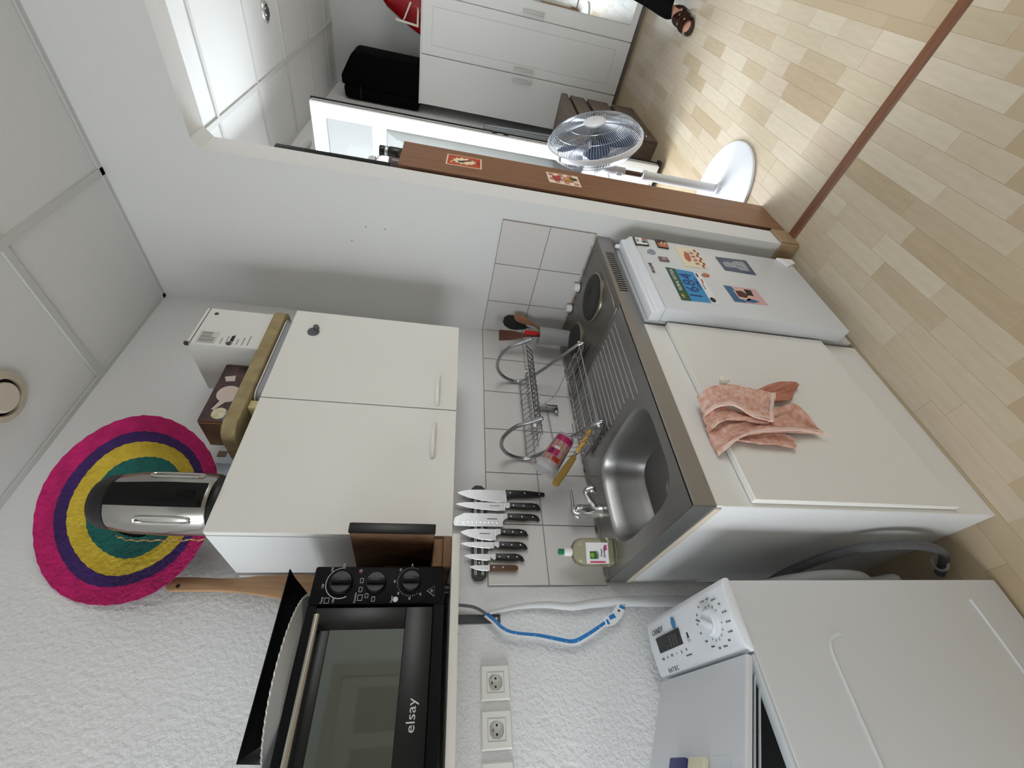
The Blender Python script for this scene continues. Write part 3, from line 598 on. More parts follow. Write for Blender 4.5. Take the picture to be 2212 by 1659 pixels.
def blob(pts, poly, mat, parent, k=1, base=.0016): return quad([lerp(pts, *q) for q in poly], FY - base - .0003 * (k - 1), .0003, mat, parent)
# race bib
P = [(-.490, .727), (-.292, .724), (-.302, .585), (-.483, .583)]
c_ = card('race_bib', 'paper race bib with number 1684, green and blue bands, on the fridge', 'race bib', P, M('bib_white', (234, 236, 238), .5))
blob(P, [(0, 0), (1, 0), (1, .27), (0, .27)], M('bib_green', (40, 84, 60), .5), c_); blob(P, [(0, .27), (1, .27), (1, .80), (0, .80)], M('bib_blue', (54, 146, 206), .5), c_)
text('bib_sponsor', 'RURAL KUTXA', .020, (1, 0, -.015), (0, 0, 1), (-.368, FY - .0024, .707), M('print_white', (236, 238, 238), .5), c_, sx=.95)
for k_, a0 in enumerate((-.5, 0, .5)): quad([(-.466 + .011 * math.sin(a0), .703 + .0), (-.462 + .019 * math.sin(a0 - .25), .703 + .015 * math.cos(a0)), (-.462 + .022 * math.sin(a0 + .1), .703 + .014 * math.cos(a0))], FY - .002, .0003, M('emblem_yellow', (222, 190, 60), .5), c_)
text('bib_number', '1684', .070, (1, 0, -.015), (0, 0, 1), (-.394, FY - .0024, .655), M('bib_number', (22, 62, 122), .5), c_, sx=1.1); text('bib_name', 'CLEMENT', .016, (1, 0, -.015), (0, 0, 1), (-.376, FY - .0024, .622), M('bib_number', (22, 62, 122)), c_)
quad([(-.464 + .014 * math.cos(q), .598 + .011 * math.sin(q)) for q in [k * math.pi / 8 for k in range(16)]], FY - .0018, .0003, M('ink_black', (28, 30, 32), .5), c_)
text('bib_footer', 'E U S K A L', .008, (1, 0, -.015), (0, 0, 1), (-.385, FY - .0024, .602), M('ink_grey', (96, 96, 96), .5), c_); blob(P, [(.84, .84), (.97, .84), (.97, .89), (.84, .89)], M('ink_black', (28, 30, 32)), c_); blob(P, [(.66, .90), (.78, .90), (.78, .94), (.66, .94)], M('ink_red', (180, 50, 50), .5), c_)
# cream postcard
P = [(-.266, .634), (-.124, .632), (-.124, .530), (-.259, .534)]
c_ = card('postcard', 'cream postcard with a red boat and checkered border above the blue photograph', 'postcard', P, M('card_cream', (236, 224, 196), .6))
for i in range(7):
    for j in range(2):
        if (i + j) % 2 == 0: blob(P, [(.02 + i * .135, .80 + j * .09), (.155 + i * .135, .80 + j * .09), (.155 + i * .135, .89 + j * .09), (.02 + i * .135, .89 + j * .09)], M('card_red', (150, 62, 50), .6), c_)
blob(P, [(.25, .30), (.40, .20), (.62, .26), (.80, .36), (.70, .50), (.45, .48), (.30, .42)], M('card_rust', (186, 104, 82), .6), c_); blob(P, [(.15, .55), (.85, .50), (.88, .72), (.12, .76)], M('card_pale', (222, 206, 190), .6), c_, 2)
for k in range(4): blob(P, [(.14 + k * .18, .56), (.20 + k * .18, .54), (.24 + k * .18, .70), (.16 + k * .18, .72)], M('card_rust', (186, 104, 82)), c_, 3)
# blue photograph
P = [(-.250, .456), (-.158, .461), (-.151, .318), (-.254, .320)]
c_ = card('blue_photograph', 'blue tinted photograph of a pale statue, low on the fridge door', 'photograph', P, M('photo_blue', (80, 94, 124), .4, vary=(20, (58, 70, 98))))
blob(P, [(.30, .12), (.55, .08), (.72, .22), (.66, .40), (.82, .55), (.86, .85), (.20, .88), (.16, .60), (.34, .42), (.26, .26)], M('photo_pale', (176, 182, 186), .5, vary=(60, (120, 128, 140))), c_)
# photo with pink border
P = [(-.456, .508), (-.361, .513), (-.357, .377), (-.451, .370)]
c_ = card('snapshot', 'colour snapshot of a person in dark and pink clothes below the race bib', 'photograph', P, M('photo_rose', (214, 172, 176), .4))
blob(P, [(0, 0), (1, 0), (1, .22), (.6, .30), (0, .34)], M('photo_teal', (44, 104, 146), .4), c_); blob(P, [(.20, .22), (.70, .20), (.95, .45), (.90, .62), (.35, .70), (.15, .48)], M('photo_skin', (220, 184, 170), .5), c_, 2)
blob(P, [(.35, .24), (.72, .26), (.74, .46), (.52, .60), (.30, .46)], M('photo_brown', (86, 44, 40), .5), c_, 3); blob(P, [(.50, .56), (.88, .58), (.86, .80), (.48, .74)], M('photo_dark', (40, 26, 26), .5), c_, 4); blob(P, [(.06, .30), (.30, .52), (.16, .80), (.04, .60)], M('photo_teal', (44, 104, 146)), c_, 2)
# magnets
def magnet(label, P, mat, blobs, th=.004):
    c_ = card('fridge_magnet', label, 'magnet', P, M('magnet_rim', (34, 28, 28), .4), th, 'magnets on the fridge door')
    blob(P, [(.06, .08), (.94, .08), (.94, .92), (.06, .92)], mat, c_, 1, .0046)
    for k, (q, m) in enumerate(blobs): blob(P, q, m, c_, 2 + k, .0046)
magnet('white magnet with small red and black figures at the top of the door', [(-.160, .806), (-.103, .802), (-.098, .746), (-.155, .748)], M('magnet_white', (232, 234, 234), .4), [([(.3, .6), (.5, .5), (.6, .85), (.3, .9)], M('ink_black', (28, 30, 32))), ([(.65, .62), (.9, .6), (.9, .85), (.68, .88)], M('ink_red', (180, 50, 50))), ([(.3, .15), (.7, .15), (.6, .3), (.4, .3)], M('magnet_grey', (130, 134, 138), .5))])
magnet('orange and black striped magnet below the white one', [(-.153, .709), (-.096, .707), (-.095, .659), (-.155, .664)], M('magnet_orange', (196, 112, 70), .4), [([(.5, .1), (.92, .1), (.92, .9), (.7, .9)], M('ink_black', (28, 30, 32))), ([(.45, .3), (.8, .5), (.5, .55)], M('magnet_cream', (224, 206, 170), .4)), ([(.4, .6), (.75, .8), (.45, .82)], M('magnet_cream', (224, 206, 170)))])
P = [(-.214, .772), (-.178, .770), (-.176, .732), (-.216, .735)]
c_ = card('fridge_magnet', 'tiny grey blue cut-out magnet beside the white one', 'magnet', [(-.206, .770), (-.190, .766), (-.178, .750), (-.186, .734), (-.205, .736), (-.214, .752)], M('magnet_bluegrey', (142, 156, 168), .4), .003, 'magnets on the fridge door'); quad([(-.200, .758), (-.190, .756), (-.188, .744), (-.198, .745)], FY - .0036, .0003, M('magnet_grey', (130, 134, 138)), c_)
P = [(-.254, .733), (-.225, .732), (-.223, .694), (-.252, .692)]
c_ = card('fridge_magnet', 'tiny mauve rectangular magnet just above the race bib', 'magnet', P, M('magnet_mauve', (112, 92, 98), .4), .003, 'magnets on the fridge door'); blob(P, [(.3, .3), (.8, .4), (.7, .8), (.35, .75)], M('magnet_pale', (176, 160, 160), .4), c_, 1, .0036)
c_ = card('fridge_magnet', 'small orange leaf shaped magnet at the corner of the race bib', 'magnet', [(-.312, .584), (-.300, .574), (-.296, .560), (-.306, .546), (-.318, .556), (-.320, .572)], M('leaf_orange', (188, 112, 84), .5), .003, 'magnets on the fridge door'); quad([(-.309, .578), (-.306, .578), (-.306, .552), (-.309, .552)], FY - .0036, .0003, M('leaf_vein', (206, 142, 112), .5), c_)

# ------------------------------------------------------------------ towel on the sink cabinet door
tw = thing('tea_towel', 'pink terry towel tucked over the sink cabinet door', 'towel', (-.95, UY - .03, .43))
terry = M('towel_terry', (214, 152, 130), .95, bump=(420, .5, 2), vary=(55, (234, 198, 184))); hem = M('towel_hem', (236, 206, 194), .9, bump=(420, .4, 2))
yt = UY - .024
def resample(P_, n):
    Q_ = smooth_path([(p_[0], 0, p_[1]) for p_ in P_], 8); return [Q_[min(len(Q_) - 1, round(k * (len(Q_) - 1) / n))] for k in range(n + 1)]
def cloth(right, left, y0, amp, freq, mat, nm, bulge=.010, ph=0.0, n=(28, 30), roll=True, th=.004):
    """a hanging layer between its right and left edges, given as (x, z) from the door top down"""
    Ra, La = resample(right, n[1]), resample(left, n[1])
    def fn(u_, v_):
        k = round(v_ * n[1]); p_ = Ra[k].lerp(La[k], u_)
        y = y0 - bulge * math.sin(math.pi * min(1, v_ * 1.05)) - amp * math.sin(freq * u_ * 2 * math.pi + ph + 1.6 * v_) * (.35 + .65 * v_) - .0012 * math.sin(23 * u_ + 17 * v_)
        if roll and v_ < .12: y += (.12 - v_) / .12 * .030          # bends back over the door top
        return (p_.x, y, p_.z)
    return obj(nm, sheet(fn, n[0], n[1], th), mat, tw)
A_r, A_l = [(-.886, .797), (-.871, .749), (-.870, .692), (-.877, .627), (-.878, .565)], [(-.953, .799), (-.947, .765), (-.946, .735), (-.974, .690), (-.984, .628)]
B_r, B_l = [(-.944, .797), (-.940, .760), (-.952, .703), (-.970, .647)], [(-.996, .797), (-.984, .757), (-.981, .694), (-.986, .629)]
C_r, C_l = [(-.978, .795), (-.975, .713), (-.940, .606), (-.899, .505), (-.941, .478), (-.984, .462)], [(-1.066, .793), (-1.032, .738), (-1.014, .676), (-1.004, .594), (-.995, .522), (-.992, .456)]
cloth(C_r, C_l, yt - .012, .007, 1.4, terry, 'lower_layer', .010)
cloth([(-1.012, .76), (-1.005, .68), (-1.0, .61), (-1.012, .552)], [(-1.030, .745), (-1.040, .696), (-1.041, .632), (-1.045, .57)], yt - .008, .004, 1.0, terry, 'side_corner', .004, 1.0, roll=False)
cloth([(-.866, .63), (-.822, .541), (-.805, .479), (-.801, .440), (-.806, .420)], [(-.890, .64), (-.885, .563), (-.886, .535), (-.880, .500), (-.861, .480)], yt - .008, .005, 1.0, M('towel_back', (190, 120, 98), .95, bump=(420, .5, 2), vary=(50, (206, 146, 126))), 'side_corner', .006, .4, roll=False)
cloth(B_r, B_l, yt - .024, .005, 1.0, terry, 'middle_layer', .008, 2.4)
cloth(A_r, A_l, yt - .034, .004, 1.0, M('towel_print', (224, 160, 138), .95, bump=(420, .5, 2), vary=(80, (240, 212, 200))), 'front_fold', .012)
def hemline(edge, inner, y0, bulge, roll=True):
    mid = [(e[0] + (q[0] - e[0]) * .13, e[1] + (q[1] - e[1]) * .13) for e, q in zip(edge, inner)]
    cloth(mid, edge, y0, 0.0, 1, hem, 'hem_band', bulge, 0, (3, 26), roll, .003)
hemline(A_l, A_r, yt - .0375, .012); hemline(C_l, C_r, yt - .017, .012)
cloth([(-.8785, .578), (-.8785, .565)], [(-.984, .641), (-.984, .628)], yt - .038, .004, 1.0, hem, 'hem_band', .002, 0, (20, 3), False, .003)
obj('hanging_loop', tube(smooth_path([(-.989, yt - .014, .460), (-.996, yt - .016, .449), (-.999, yt - .016, .440)], 4), .0018, 6), hem, tw)

# ------------------------------------------------------------------ washing machine (turned so that its side faces us)
wmw = M('washer_white', (222, 225, 230), .32); wside = M('washer_side', (212, 214, 215), .45)
WX0, WX1, WYn, WYf = -1.935, -1.336, -.476, -.080
w = thing('washing_machine', 'white top loading washing machine between the wall and the camera', 'washing machine', (-1.63, -.28, 0))
obj('body', box(WX0, WX1, WYn, WYf, .014, .8155, .005), wside, w)
for x in (-1.40, -1.87):
    for y in (-.43, -.13): obj('foot', lathe([(.018, 0), (.018, .008), (.01, .010), (.01, .015)], (x, y, 0), n=14), black_pl, w)
def bead(pts, r=.0035): obj('pressed_bead', tube(smooth_path(pts, 5), r, 6), wside, w)
bead([(-1.452, WYn, .585), (-1.458, WYn, .610), (-1.475, WYn, .626), (-1.52, WYn, .632), (-1.70, WYn, .640), (-1.90, WYn, .645)], .0045); bead([(-1.385, WYn, .146), (-1.45, WYn, .142), (-1.60, WYn, .138), (-1.90, WYn, .136)])
pn = obj('control_panel', prism([(WX1 + .006, .8155), (WX1 + .004, .832), (WX1 - .008, .842), (WX1 - .075, .8445), (-1.468, .836), (-1.478, .828), (-1.480, .8155)], 'y', WYn - .004, WYf + .01, .006, 2), M('panel_white', (232, 236, 242), .3), w)
pz = .8450
def ptext(body, size, x, y, mat='ink_grey', sx=1.0, al='CENTER', shear=0.0):
    z = .8445 + (.0002 if x > -1.411 else -(-1.411 - x) * .149) + .0007
    text('panel_text', body, size, (0, -1, 0), (1, 0, 0.0 if x > -1.411 else .149), (x, y, z), M(mat), pn, .0003, al, sx, shear)
M('ink_grey', (96, 96, 96), .5)
ptext('CANDY', .019, -1.372, -.135, 'ink_black', 1.0, shear=.15)
dsp = obj('display', xform(box(-.066, .066, -.0185, .0185, 0, .0012, .0008, 1), basis((0, -1, 0), (1, 0, .10), (-1.405, -.186, .8448))), M('display_black', (16, 17, 20), .12), pn)
for i in range(3):
    for j in range(6): obj('display_led', box(-1.418 + j * .005, -1.4165 + j * .005, -.196 - i * .016, -.1945 - i * .016, .8465, .8470 - .0), M('led_white', (214, 216, 220), .4), dsp, smooth=False)
obj('blue_emblem', prism([(-1.356, -.226), (-1.360, -.238), (-1.372, -.242), (-1.382, -.238), (-1.385, -.230), (-1.382, -.223), (-1.370, -.220)], 'z', .8446, .8452), M('emblem_blue', (58, 128, 176), .4), pn)
obj('booklet_mark', prism([(-1.400, -.272), (-1.400, -.286), (-1.425, -.290), (-1.425, -.276)], 'z', .8430, .8440), M('mark_pale', (176, 196, 220), .4), pn); obj('booklet_mark', prism([(-1.404, -.280), (-1.404, -.287), (-1.416, -.288), (-1.416, -.281)], 'z', .8441, .8446), M('ink_black', (28, 30, 32)), pn)
for k, s_ in enumerate(('Opt', 'O', 'MT', 'f', '()', 'H')): ptext(s_, .009, -1.437, -.125 - k * .026, 'ink_grey')
ptext('Start/Pause', .006, -1.449, -.258, 'ink_grey'); ptext('8 A T B C', .015, -1.466, -.158, 'ink_grey', .9)
kc = (-1.409, -.402)
kn = obj('programme_knob', lathe([(.030, 0), (.030, .004), (.0275, .006), (.0265, .014), (.024, .017), (0, .018)], (kc[0], kc[1], .8425), n=40), M('knob_white', (236, 240, 246), .25), pn)
obj('knob_grip', xform(box(-.026, .026, -.006, .006, 0, .008, .003), Matrix.Translation((kc[0], kc[1], .860)) @ Matrix.Rotation(R(62), 4, 'Z')), M('knob_white', (236, 240, 246)), kn); obj('knob_mark', xform(box(.012, .027, -.0012, .0012, 0, .001), Matrix.Translation((kc[0], kc[1], .8682)) @ Matrix.Rotation(R(62), 4, 'Z')), M('ink_black', (28, 30, 32)), kn, smooth=False)
names_ = ['Cotton', '90', '60', '40', '30', 'Spin', 'Rinse', 'Off', 'Wool', 'Silk', '14 min', '30 min', '44 min', 'Mix', 'Delicate', 'Jeans']
for k in range(16):
    a = 2 * math.pi * (k + .5) / 16; ca_, sa_ = math.cos(a), math.sin(a)
    obj('dial_tick', xform(box(.033, .038, -.0008, .0008, 0, .0004), Matrix.Translation((kc[0], kc[1], .8437)) @ Matrix.Rotation(a, 4, 'Z')), M('ink_black', (28, 30, 32)), pn, smooth=False)
    if abs(sa_) * .075 < .080 and kc[1] + sa_ * .062 > WYn + .004: ptext(names_[k], .0065, kc[0] + ca_ * .050, kc[1] + sa_ * .060, 'ink_grey')
# lid: hinged behind the panel, standing ajar; dark mouth of the drum below
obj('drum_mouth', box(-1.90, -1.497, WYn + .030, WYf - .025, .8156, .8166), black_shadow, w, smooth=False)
obj('mouth_rim', join(box(-1.93, -1.484, WYn + .004, WYn + .026, .8156, .823, .002), box(-1.93, -1.484, WYf - .026, WYf - .004, .8156, .823, .002), box(-1.93, -1.905, WYn + .026, WYf - .026, .8156, .823, .002)), M('rim_white', (214, 220, 222), .4), w)
LM = Matrix.Translation((-1.484, 0, .822)) @ Matrix.Rotation(R(26.5), 4, 'Y')
ld = obj('lid', xform(box(-.445, -.004, WYn - .001, WYf + .004, 0, .016, .006, 3), LM), M('lid_white', (222, 226, 232), .33), w)
obj('lid_inner', xform(box(-.42, -.02, WYn + .028, WYf - .024, -.012, 0), LM), M('lid_navy', (30, 34, 46), .4), ld); 
for k in range(3): obj('lid_rib', xform(box(-.42, -.03, WYn + .018 - k * .0, WYn + .022, -.006 - k * .010, -.003 - k * .010), LM), M('rib_white', (196, 202, 208), .4), ld)
# carton of tablets and sticker on the lid
pk = obj('detergent_packet', xform(box(-.30, -.188, -.288, -.218, .0165, .034, .003), LM), M('packet_navy', (70, 72, 132), .5, vary=(16, (58, 60, 110))), None, 'navy blue packet lying on the ajar lid of the washing machine', 'packet')
cr = obj('cream_carton', xform(box(-.30, -.186, -.358, -.294, .0165, .030, .003), LM), M('carton_cream', (236, 230, 204), .6), None, 'cream carton beside the navy packet on the washer lid', 'carton')
stk = obj('lid_sticker', xform(box(-.31, -.182, -.434, -.362, .0163, .0168), LM), M('sticker_clear', (216, 222, 230), .3), ld)
text('sticker_text', 'CANDY', .026, LM.to_3x3() @ Vector((0, -1, 0)), LM.to_3x3() @ Vector((1, 0, 0)), LM @ Vector((-.212, -.393, .0175)), M('sticker_blue', (40, 120, 190), .4), ld, shear=.2)

# hoses behind the washer
hose = M('grey_hose', (86, 88, 92), .55, bump=(150, .3, 1))
def hose_obj(label, pts, r, mat=hose): obj('drain_hose', tube(smooth_path(pts, 8), r, 10), mat, None, label, 'hose')
hose_obj('grey corrugated drain hose curving down to the floor behind the washer', [(-1.262, -.20, .47), (-1.255, -.30, .455), (-1.250, -.42, .40), (-1.250, -.475, .31), (-1.252, -.485, .20), (-1.258, -.46, .10), (-1.268, -.40, .035), (-1.285, -.36, .018)], .0125)
hose_obj('pale hose looped along the back of the washing machine', [(-1.308, -.30, .62), (-1.306, -.36, .56), (-1.304, -.40, .46), (-1.306, -.40, .36), (-1.310, -.36, .28), (-1.308, -.38, .22), (-1.310, -.30, .16)], .016, M('pale_hose', (150, 151, 150), .5))
obj('hose_clip', tube([(-1.268 + .02 * math.cos(a), -.40 + .02 * math.sin(a), .048) for a in [k * math.pi / 8 for k in range(16)]], .004, 6, True), M('clip_grey', (168, 168, 166), .4), None, 'pale clip round the end of the drain hose on the floor', 'clip')

# ------------------------------------------------------------------ sockets on the wall
sk_m = M('socket_white', (228, 228, 222), .35); sk_in = M('socket_well', (206, 205, 200), .4)
def socket(cx, cz, label):
    t = thing('wall_socket', label, 'socket', (cx, 0, cz - .041), 'wall sockets below the oven shelf')
    obj('plate', prism([(-.0405, -.0405), (.0405, -.0405), (.0405, .0405), (-.0405, .0405)], 'z', 0, .0012), sk_m, t) if False else None
    fr_ = bmesh.new(); A = [fr_.verts.new((cx + q * .041, -.0008, cz + r_ * .041)) for q, r_ in ((-1, -1), (1, -1), (1, 1), (-1, 1))]; B = [fr_.verts.new((cx + q * .037, -.011, cz + r_ * .037)) for q, r_ in ((-1, -1), (1, -1), (1, 1), (-1, 1))]
    C = [fr_.verts.new((cx + q * .0235, -.0105, cz + r_ * .0235)) for q, r_ in ((-1, -1), (1, -1), (1, 1), (-1, 1))]; D = [fr_.verts.new((cx + q * .0235, -.0065, cz + r_ * .0235)) for q, r_ in ((-1, -1), (1, -1), (1, 1), (-1, 1))]
    for P_, Q_ in ((A, B), (B, C), (C, D)):
        for k in range(4): fr_.faces.new((P_[k], P_[(k + 1) % 4], Q_[(k + 1) % 4], Q_[k]))
    fr_.faces.new(A); bmesh.ops.recalc_face_normals(fr_, faces=fr_.faces); obj('frame', fr_, sk_m, t, smooth=False)
    ins = obj('insert', lathe([(.019, 0.0), (.0195, .0035), (.0325, .0035)], (cx, -.0065, cz), (0, -1, 0), 4 if False else 36, cap=False), sk_m, t)
    obj('insert_plate', join(*[box(cx + a0, cx + a1, -.0105, -.007, cz + b0, cz + b1) for a0, a1, b0, b1 in ((-.0228, -.0185, -.0228, .0228), (.0185, .0228, -.0228, .0228), (-.0185, .0185, .0185, .0228), (-.0185, .0185, -.0228, -.0185))]), sk_m, t, smooth=False)
    obj('insert_gap', join(*[box(cx + a0, cx + a1, -.0113, -.0105, cz + b0, cz + b1) for a0, a1, b0, b1 in ((-.0236, -.0228, -.0236, .0236), (.0228, .0236, -.0236, .0236), (-.0228, .0228, .0228, .0236), (-.0228, .0228, -.0236, -.0228))]), M('gap_grey', (150, 149, 144), .6), t, smooth=False)
    obj('well', lathe([(.0192, .0105), (.0185, .002), (0, .002)], (cx, -.0002, cz), (0, -1, 0), 32, cap=False), sk_in, t)
    for dx in (-.0095, .0095): obj('pin_hole', lathe([(0, .0008), (.0026, .0006), (.0028, 0)], (cx + dx, -.0022, cz - .0015), (0, -1, 0), 12), black_shadow, t)
    obj('earth_pin', lathe([(0, .010), (.0015, .009), (.0024, .006), (.0024, 0)], (cx, -.0022, cz + .009), (0, -1, 0), 12), M('pin_brass', (120, 112, 100), .3, .8), t)
socket(-1.459, 1.2935, 'white wall socket nearest to the shelf bracket'); socket(-1.560, 1.2935, 'white wall socket in the middle of the row of three'); socket(-1.662, 1.2935, 'third white wall socket, cut by the picture edge')

# ------------------------------------------------------------------ shelf, bracket, cable and tape below it
sh = thing('wall_shelf', 'white melamine wall shelf carrying the mini oven', 'shelf', (-1.59, -.18, 1.40))
obj('board', box(-1.99, -1.184, -.345, -.001, 1.430, 1.449, .001), M('shelf_white', (232, 230, 224), .4), sh)
bk = M('bracket_grey', (70, 72, 75), .5)
for x in (-1.302, -1.86):
    bb = obj('bracket', join(box(x - .0125, x + .0125, -.005, -.001, 1.272, 1.429, .002), box(x - .0125, x + .0125, -.28, -.001, 1.4245, 1.4295, .001)), bk, sh)
    obj('bracket_screw', lathe([(0, .002), (.004, .0018), (.0055, 0)], (x, -.005, 1.285), (0, -1, 0), 6), chrome, bb)
cab = thing('wall_cable', 'white cable sleeve running down the wall from the bracket to the washer', 'cable', (-1.27, -.02, .62))
obj('sleeve', tube(smooth_path([(-1.290, -.016, 1.318), (-1.280, -.018, 1.262), (-1.272, -.020, 1.20), (-1.270, -.022, 1.13), (-1.276, -.024, 1.05), (-1.268, -.026, .97), (-1.264, -.026, .88), (-1.265, -.026, .72), (-1.268, -.026, .62)], 6), [.004 + .012 * min(1, i / 40) for i in range(49)], 10), M('sleeve_white', (214, 216, 217), .6), cab)
obj('cord', tube(smooth_path([(-1.268, -.02, 1.425), (-1.270, -.03, 1.40), (-1.276, -.034, 1.36), (-1.285, -.030, 1.335), (-1.292, -.018, 1.318)], 6), .0045, 8), M('cord_grey', (92, 94, 97), .5), cab)
tp_ = thing('measuring_tape', 'blue and white soft measuring tape hanging from the shelf bracket', 'measuring tape', (-1.33, -.03, .88))
path = smooth_path([(-1.294, -.022, 1.318), (-1.312, -.034, 1.300), (-1.338, -.040, 1.272), (-1.350, -.040, 1.235), (-1.357, -.038, 1.17), (-1.368, -.034, 1.11), (-1.374, -.030, 1.062), (-1.360, -.034, 1.02), (-1.338, -.036, .975), (-1.318, -.034, .938)], 6)
def ribbon(path, off0, off1, th, mat, nm):
    bm = bmesh.new(); F = []
    for i, p_ in enumerate(path):
        t_ = path[min(i + 1, len(path) - 1)] - path[max(i - 1, 0)]; s_ = Vector((t_.z, 0, -t_.x)).normalized()       # across, in the wall plane
        tw_ = .90 + .10 * math.cos(i / len(path) * math.pi * 3.0); yy = Vector((0, -.3 * (1 - tw_), 0))
        a = p_ + (s_ * tw_ + yy) * off0; b = p_ + (s_ * tw_ + yy) * off1
        F.append([bm.verts.new(a), bm.verts.new(b), bm.verts.new(b + Vector((0, th, 0))), bm.verts.new(a + Vector((0, th, 0)))])
    for A, B in zip(F, F[1:]):
        for k in range(4): bm.faces.new((A[k], A[(k + 1) % 4], B[(k + 1) % 4], B[k]))
    bm.faces.new(F[0]); bm.faces.new(F[-1]); bmesh.ops.recalc_face_normals(bm, faces=bm.faces); return obj(nm, bm, mat, tp_)
tb_blue = M('tape_blue', (38, 124, 196), .5); tb_white = M('tape_white', (236, 239, 242), .5)
ribbon(path, -.0085, .002, .0006, tb_blue, 'blue_band'); ribbon(path, .002, .0085, .0006, tb_white, 'white_band')
for i in range(8, len(path) - 4, 5):
    p_ = path[i]; obj('tape_mark', xform(box(-.001, .001, -.002, .002, -.0004, .0004), Matrix.Translation((p_.x + .001, p_.y - .002, p_.z))), tb_white, tp_, smooth=False)
tg = obj('tag', prism([(-1.336, .951), (-1.312, .960), (-1.300, .930), (-1.272, .902), (-1.281, .874), (-1.312, .898), (-1.330, .925)], 'y', -.036, -.034, .001), M('tag_white', (236, 240, 244), .4), tp_)
obj('tag_print', prism([(-1.283, .900), (-1.276, .895), (-1.283, .878), (-1.291, .883)], 'y', -.0364, -.036), tb_blue, tg); obj('tag_print', prism([(-1.318, .938), (-1.307, .940), (-1.300, .922), (-1.312, .916)], 'y', -.0364, -.036), tb_blue, tg); obj('tag_print', prism([(-1.331, .948), (-1.318, .952), (-1.316, .945), (-1.329, .940)], 'y', -.0364, -.036), tb_blue, tg)
obj('tag_eyelet', lathe([(.0022, .0006), (.004, .0006), (.004, 0)], (-1.293, -.036, .903), (0, -1, 0), 12), M('eyelet', (70, 74, 80), .4), tg)
# ------------------------------------------------------------------ wall cabinet
KX0, KX1, KZ0, KZ1, KY = -1.181, -.367, 1.446, 2.026, -.316
kc_ = thing('wall_cabinet', 'white two door wall cabinet above the tiles', 'cabinet', (-.774, -.16, KZ0))
obj('side_panel', box(KX0, KX0 + .016, KY + .020, -.001, KZ0, KZ1 - .001), M('melamine_side', (226, 228, 228)), kc_); obj('side_panel', box(KX1 - .016, KX1, KY + .020, -.001, KZ0, KZ1 - .001), melamine, kc_)
obj('top_board', box(KX0 + .016, KX1 - .016, KY + .02, -.001, KZ1 - .017, KZ1 - .001), melamine, kc_); obj('bottom_board', box(KX0 + .016, KX1 - .016, KY + .02, -.001, KZ0, KZ0 + .016), melamine, kc_)
bowh = M('bow_handle', (238, 236, 228), .35)
def bow(xc, L, z, parent):
    pts = [(xc - L / 2, KY, z), (xc - L / 2 + .006, KY - .012, z), (xc - L / 4, KY - .021, z + .001), (xc, KY - .024, z + .002), (xc + L / 4, KY - .021, z + .001), (xc + L / 2 - .006, KY - .012, z), (xc + L / 2, KY, z)]
    obj('handle', tube(smooth_path(pts, 4), [.006, .006, .0062, .0064, .0066, .0068, .007, .007, .0072, .0074, .0076, .0078, .008, .0078, .0076, .0074, .0072, .007, .007, .0068, .0066, .0064, .0062, .006, .006], 10), bowh, parent)
d1 = obj('door', box(KX0 + .001, -.7715, KY, KY + .018, KZ0 + .001, KZ1, .0012, 1), melamine, kc_); d2 = obj('door', box(-.7685, KX1 - .001, KY, KY + .018, KZ0 + .001, KZ1, .0012, 1), melamine, kc_)
bow(-.888, .118, 1.513, d1); bow(-.692, .118, 1.510, d2)
dm = thing('door_magnet', 'dark grey round magnet high on the right cabinet door', 'magnet', (-.470, KY, 1.93))
obj('disc', lathe([(0, .006), (.017, .006), (.019, .003), (.019, 0)], (-.472, KY - .0002, 1.947), (0, -1, 0), 28), M('magnet_dark', (84, 88, 90), .5), dm); obj('tab', lathe([(0, .012), (.009, .010), (.010, 0)], (-.458, KY - .006, 1.940), (0, -1, 0), 18), M('magnet_dark', (84, 88, 90)), dm)

# ------------------------------------------------------------------ on top of the wall cabinet
TZ = KZ1 + .0005
wb = thing('white_carton', 'tall white carton with printed labels at the right end of the wall cabinet', 'box', (-.473, -.19, TZ + .069))
cw = M('carton_white', (226, 226, 222), .6)
obj('carton', box(-.562, -.385, -.300, -.075, TZ + .069, 2.312, .0015, 1), cw, wb)
obj('lid_gap', box(-.563, -.384, -.3008, -.3, 2.300, 2.302), M('carton_dark', (70, 58, 52), .8), wb, smooth=False); obj('corner_tear', box(-.566, -.556, -.303, -.292, 2.304, 2.316, .001), M('carton_dark', (70, 58, 52)), wb)
obj('label', box(-.556, -.500, -.3008, -.3002, 2.232, 2.288), M('label_grey', (206, 206, 203), .6), wb, smooth=False)
for k in range(9): obj('barcode_bar', box(-.552 + k * .0055, -.552 + k * .0055 + (.003 if k % 3 else .0018), -.3011, -.3008, 2.238 if k < 5 else 2.25, 2.282), M('barcode', (120, 120, 120), .6), wb, smooth=False)
for k in range(6): obj('print_line', box(-.552 + .002 * (k % 2), -.525 + .01 * (k % 3), -.3008, -.3003, 2.215 - k * .016, 2.218 - k * .016), M('print_grey', (150, 150, 150), .6), wb, smooth=False)
obj('print_jar', prism([(-.538, 2.192), (-.512, 2.192), (-.512, 2.182), (-.538, 2.182)], 'y', -.3010, -.3003), M('ink_black', (28, 30, 32)), wb); obj('print_mark', lathe([(.006, .0004), (.009, .0004), (.009, 0)], (-.548, -.3002, 2.190), (0, -1, 0), 18), M('print_mark', (70, 70, 70), .6), wb); obj('recycle_mark', lathe([(.005, .0004), (.0075, .0004), (.0075, 0)], (-.412, -.3002, 2.275), (0, -1, 0), 6), M('print_mark', (70, 70, 70)), wb)
pb = thing('appliance_carton', 'cardboard carton with a dark food photograph, open flap, standing on the beige tray', 'box', (-.68, -.16, TZ + .069))
